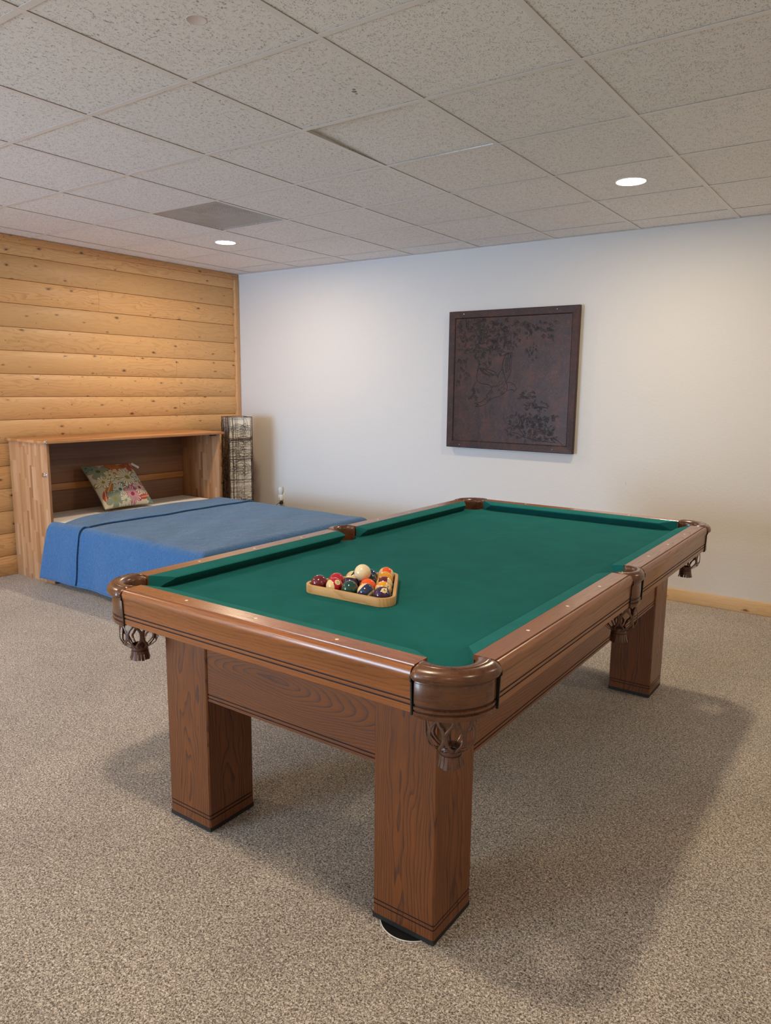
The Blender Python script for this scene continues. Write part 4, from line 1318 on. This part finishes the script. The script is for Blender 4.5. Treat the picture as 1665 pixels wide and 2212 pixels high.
def cluster(x0, y0, x1, y1, n, L0, L1, a0=0, a1=2*PI):
    for _ in range(n):
        leafloop(rr_.uniform(x0, x1), rr_.uniform(y0, y1), rr_.uniform(L0, L1), rr_.uniform(a0, a1))
cluster(430, 235, 1020, 320, 46, 26, 60); cluster(430, 330, 820, 620, 190, 16, 44); cluster(245, 255, 430, 600, 60, 16, 44)
cluster(850, 330, 920, 520, 16, 20, 42, .8, 2.3); cluster(980, 280, 1110, 470, 26, 20, 46); cluster(985, 480, 1090, 660, 18, 18, 38, .8, 2.3); cluster(1110, 240, 1260, 440, 20, 26, 58, -.2, 2.)
cluster(245, 640, 360, 850, 16, 30, 60, .6, 2.6); cluster(215, 880, 262, 960, 7, 18, 34); cluster(380, 920, 500, 1060, 10, 30, 64, .6, 2.6); cluster(440, 620, 620, 760, 20, 18, 40)
cluster(905, 985, 1085, 1085, 18, 26, 50, 2.2, 5.2); cluster(975, 1105, 1200, 1215, 36, 20, 42); cluster(775, 1250, 940, 1490, 44, 20, 44); cluster(940, 1240, 1270, 1520, 190, 16, 46)
cluster(230, 250, 470, 330, 14, 26, 50)
eagle = [
 [(470,755),(500,752),(560,765),(610,775),(660,800),(683,850)], [(480,745),(520,800),(590,835)], [(500,760),(560,810),(640,830)], [(530,762),(600,805),(670,830)],
 [(470,760),(452,850),(478,905),(520,918),(590,930),(622,968),(590,1010),(562,1040),(575,1058)], [(683,850),(700,800),(728,768),(750,800),(762,850),(770,900)],
 [(728,768),(738,690),(760,640),(770,600),(838,592),(832,650),(822,740),(822,800),(790,860),(770,900),(812,902),(850,920),(876,950),(878,975),(856,1002),(852,985),(820,978),(790,985),(760,1012),(700,1050),(640,1068),(585,1100),(560,1130),(500,1155),(440,1162),(470,1140),(430,1126),(500,1112),(540,1080),(575,1058)],
 [(775,905),(785,940),(780,985)], [(825,925),(840,930)], [(740,620),(770,605)], [(800,598),(790,690),(785,760)], [(825,600),(810,690),(806,770)], [(775,640),(770,720),(775,800)], [(445,900),(410,960),(420,1030),(455,1075),(465,1060)], [(435,640),(470,660),(490,700),(470,740)],
 [(930,1300),(905,1380),(960,1480)], [(905,1240),(935,1330),(930,1400)], [(840,1440),(900,1455),(960,1490),(1100,1530),(1270,1545)], [(1140,1540),(1200,1500),(1270,1510),(1340,1570)],
 [(1060,1180),(1130,1160),(1200,1180)], [(920,1030),(990,1060),(1020,1080)],
]
for e_ in eagle: line(smooth_poly(e_), .0019)
for _ in range(130):   # feather ticks over body, wings and tail
    q = rr_.random()
    if q < .4: x, y = rr_.uniform(620, 770), rr_.uniform(880, 1030)
    elif q < .65: x, y = rr_.uniform(745, 820), rr_.uniform(640, 860)
    elif q < .85: x, y = rr_.uniform(500, 660), rr_.uniform(780, 900)
    else:
        tq = rr_.random(); x, y = 470+150*tq, 1140-75*tq+rr_.uniform(-12, 12)
    a = rr_.uniform(1.9, 2.6); l_ = rr_.uniform(10, 24)
    line([(x, y), (x+math.cos(a+.4)*l_*.5, y+math.sin(a+.4)*l_*.5), (x+math.cos(a)*l_, y+math.sin(a)*l_)], .0008)
for _ in range(46):
    x, y = rr_.uniform(440, 860), rr_.uniform(330, 620); a = rr_.uniform(-1.2, .4); l_ = rr_.uniform(20, 70)
    line([(x, y), (x+math.cos(a)*l_*.5, y+math.sin(a)*l_*.5+5), (x+math.cos(a)*l_, y+math.sin(a)*l_)], .0008)
ap(m, 'embossed_drawing', M['art_line'])

# ------------------------------------------------------------------ render look
vs = sc.view_settings
vs.view_transform = 'Standard'; vs.look = 'None'; vs.gamma = 1.; vs.use_curve_mapping = False
vs.exposure = -0.12
sc.cycles.use_denoising = True
try:
    sc.cycles.denoiser = 'OPENIMAGEDENOISE'; sc.cycles.denoising_input_passes = 'RGB_ALBEDO_NORMAL'; sc.cycles.denoising_prefilter = 'ACCURATE'
except Exception: pass
sc.cycles.max_bounces = 8; sc.cycles.diffuse_bounces = 5; sc.cycles.sample_clamp_indirect = 6.
sc.cycles.caustics_reflective = False; sc.cycles.caustics_refractive = False
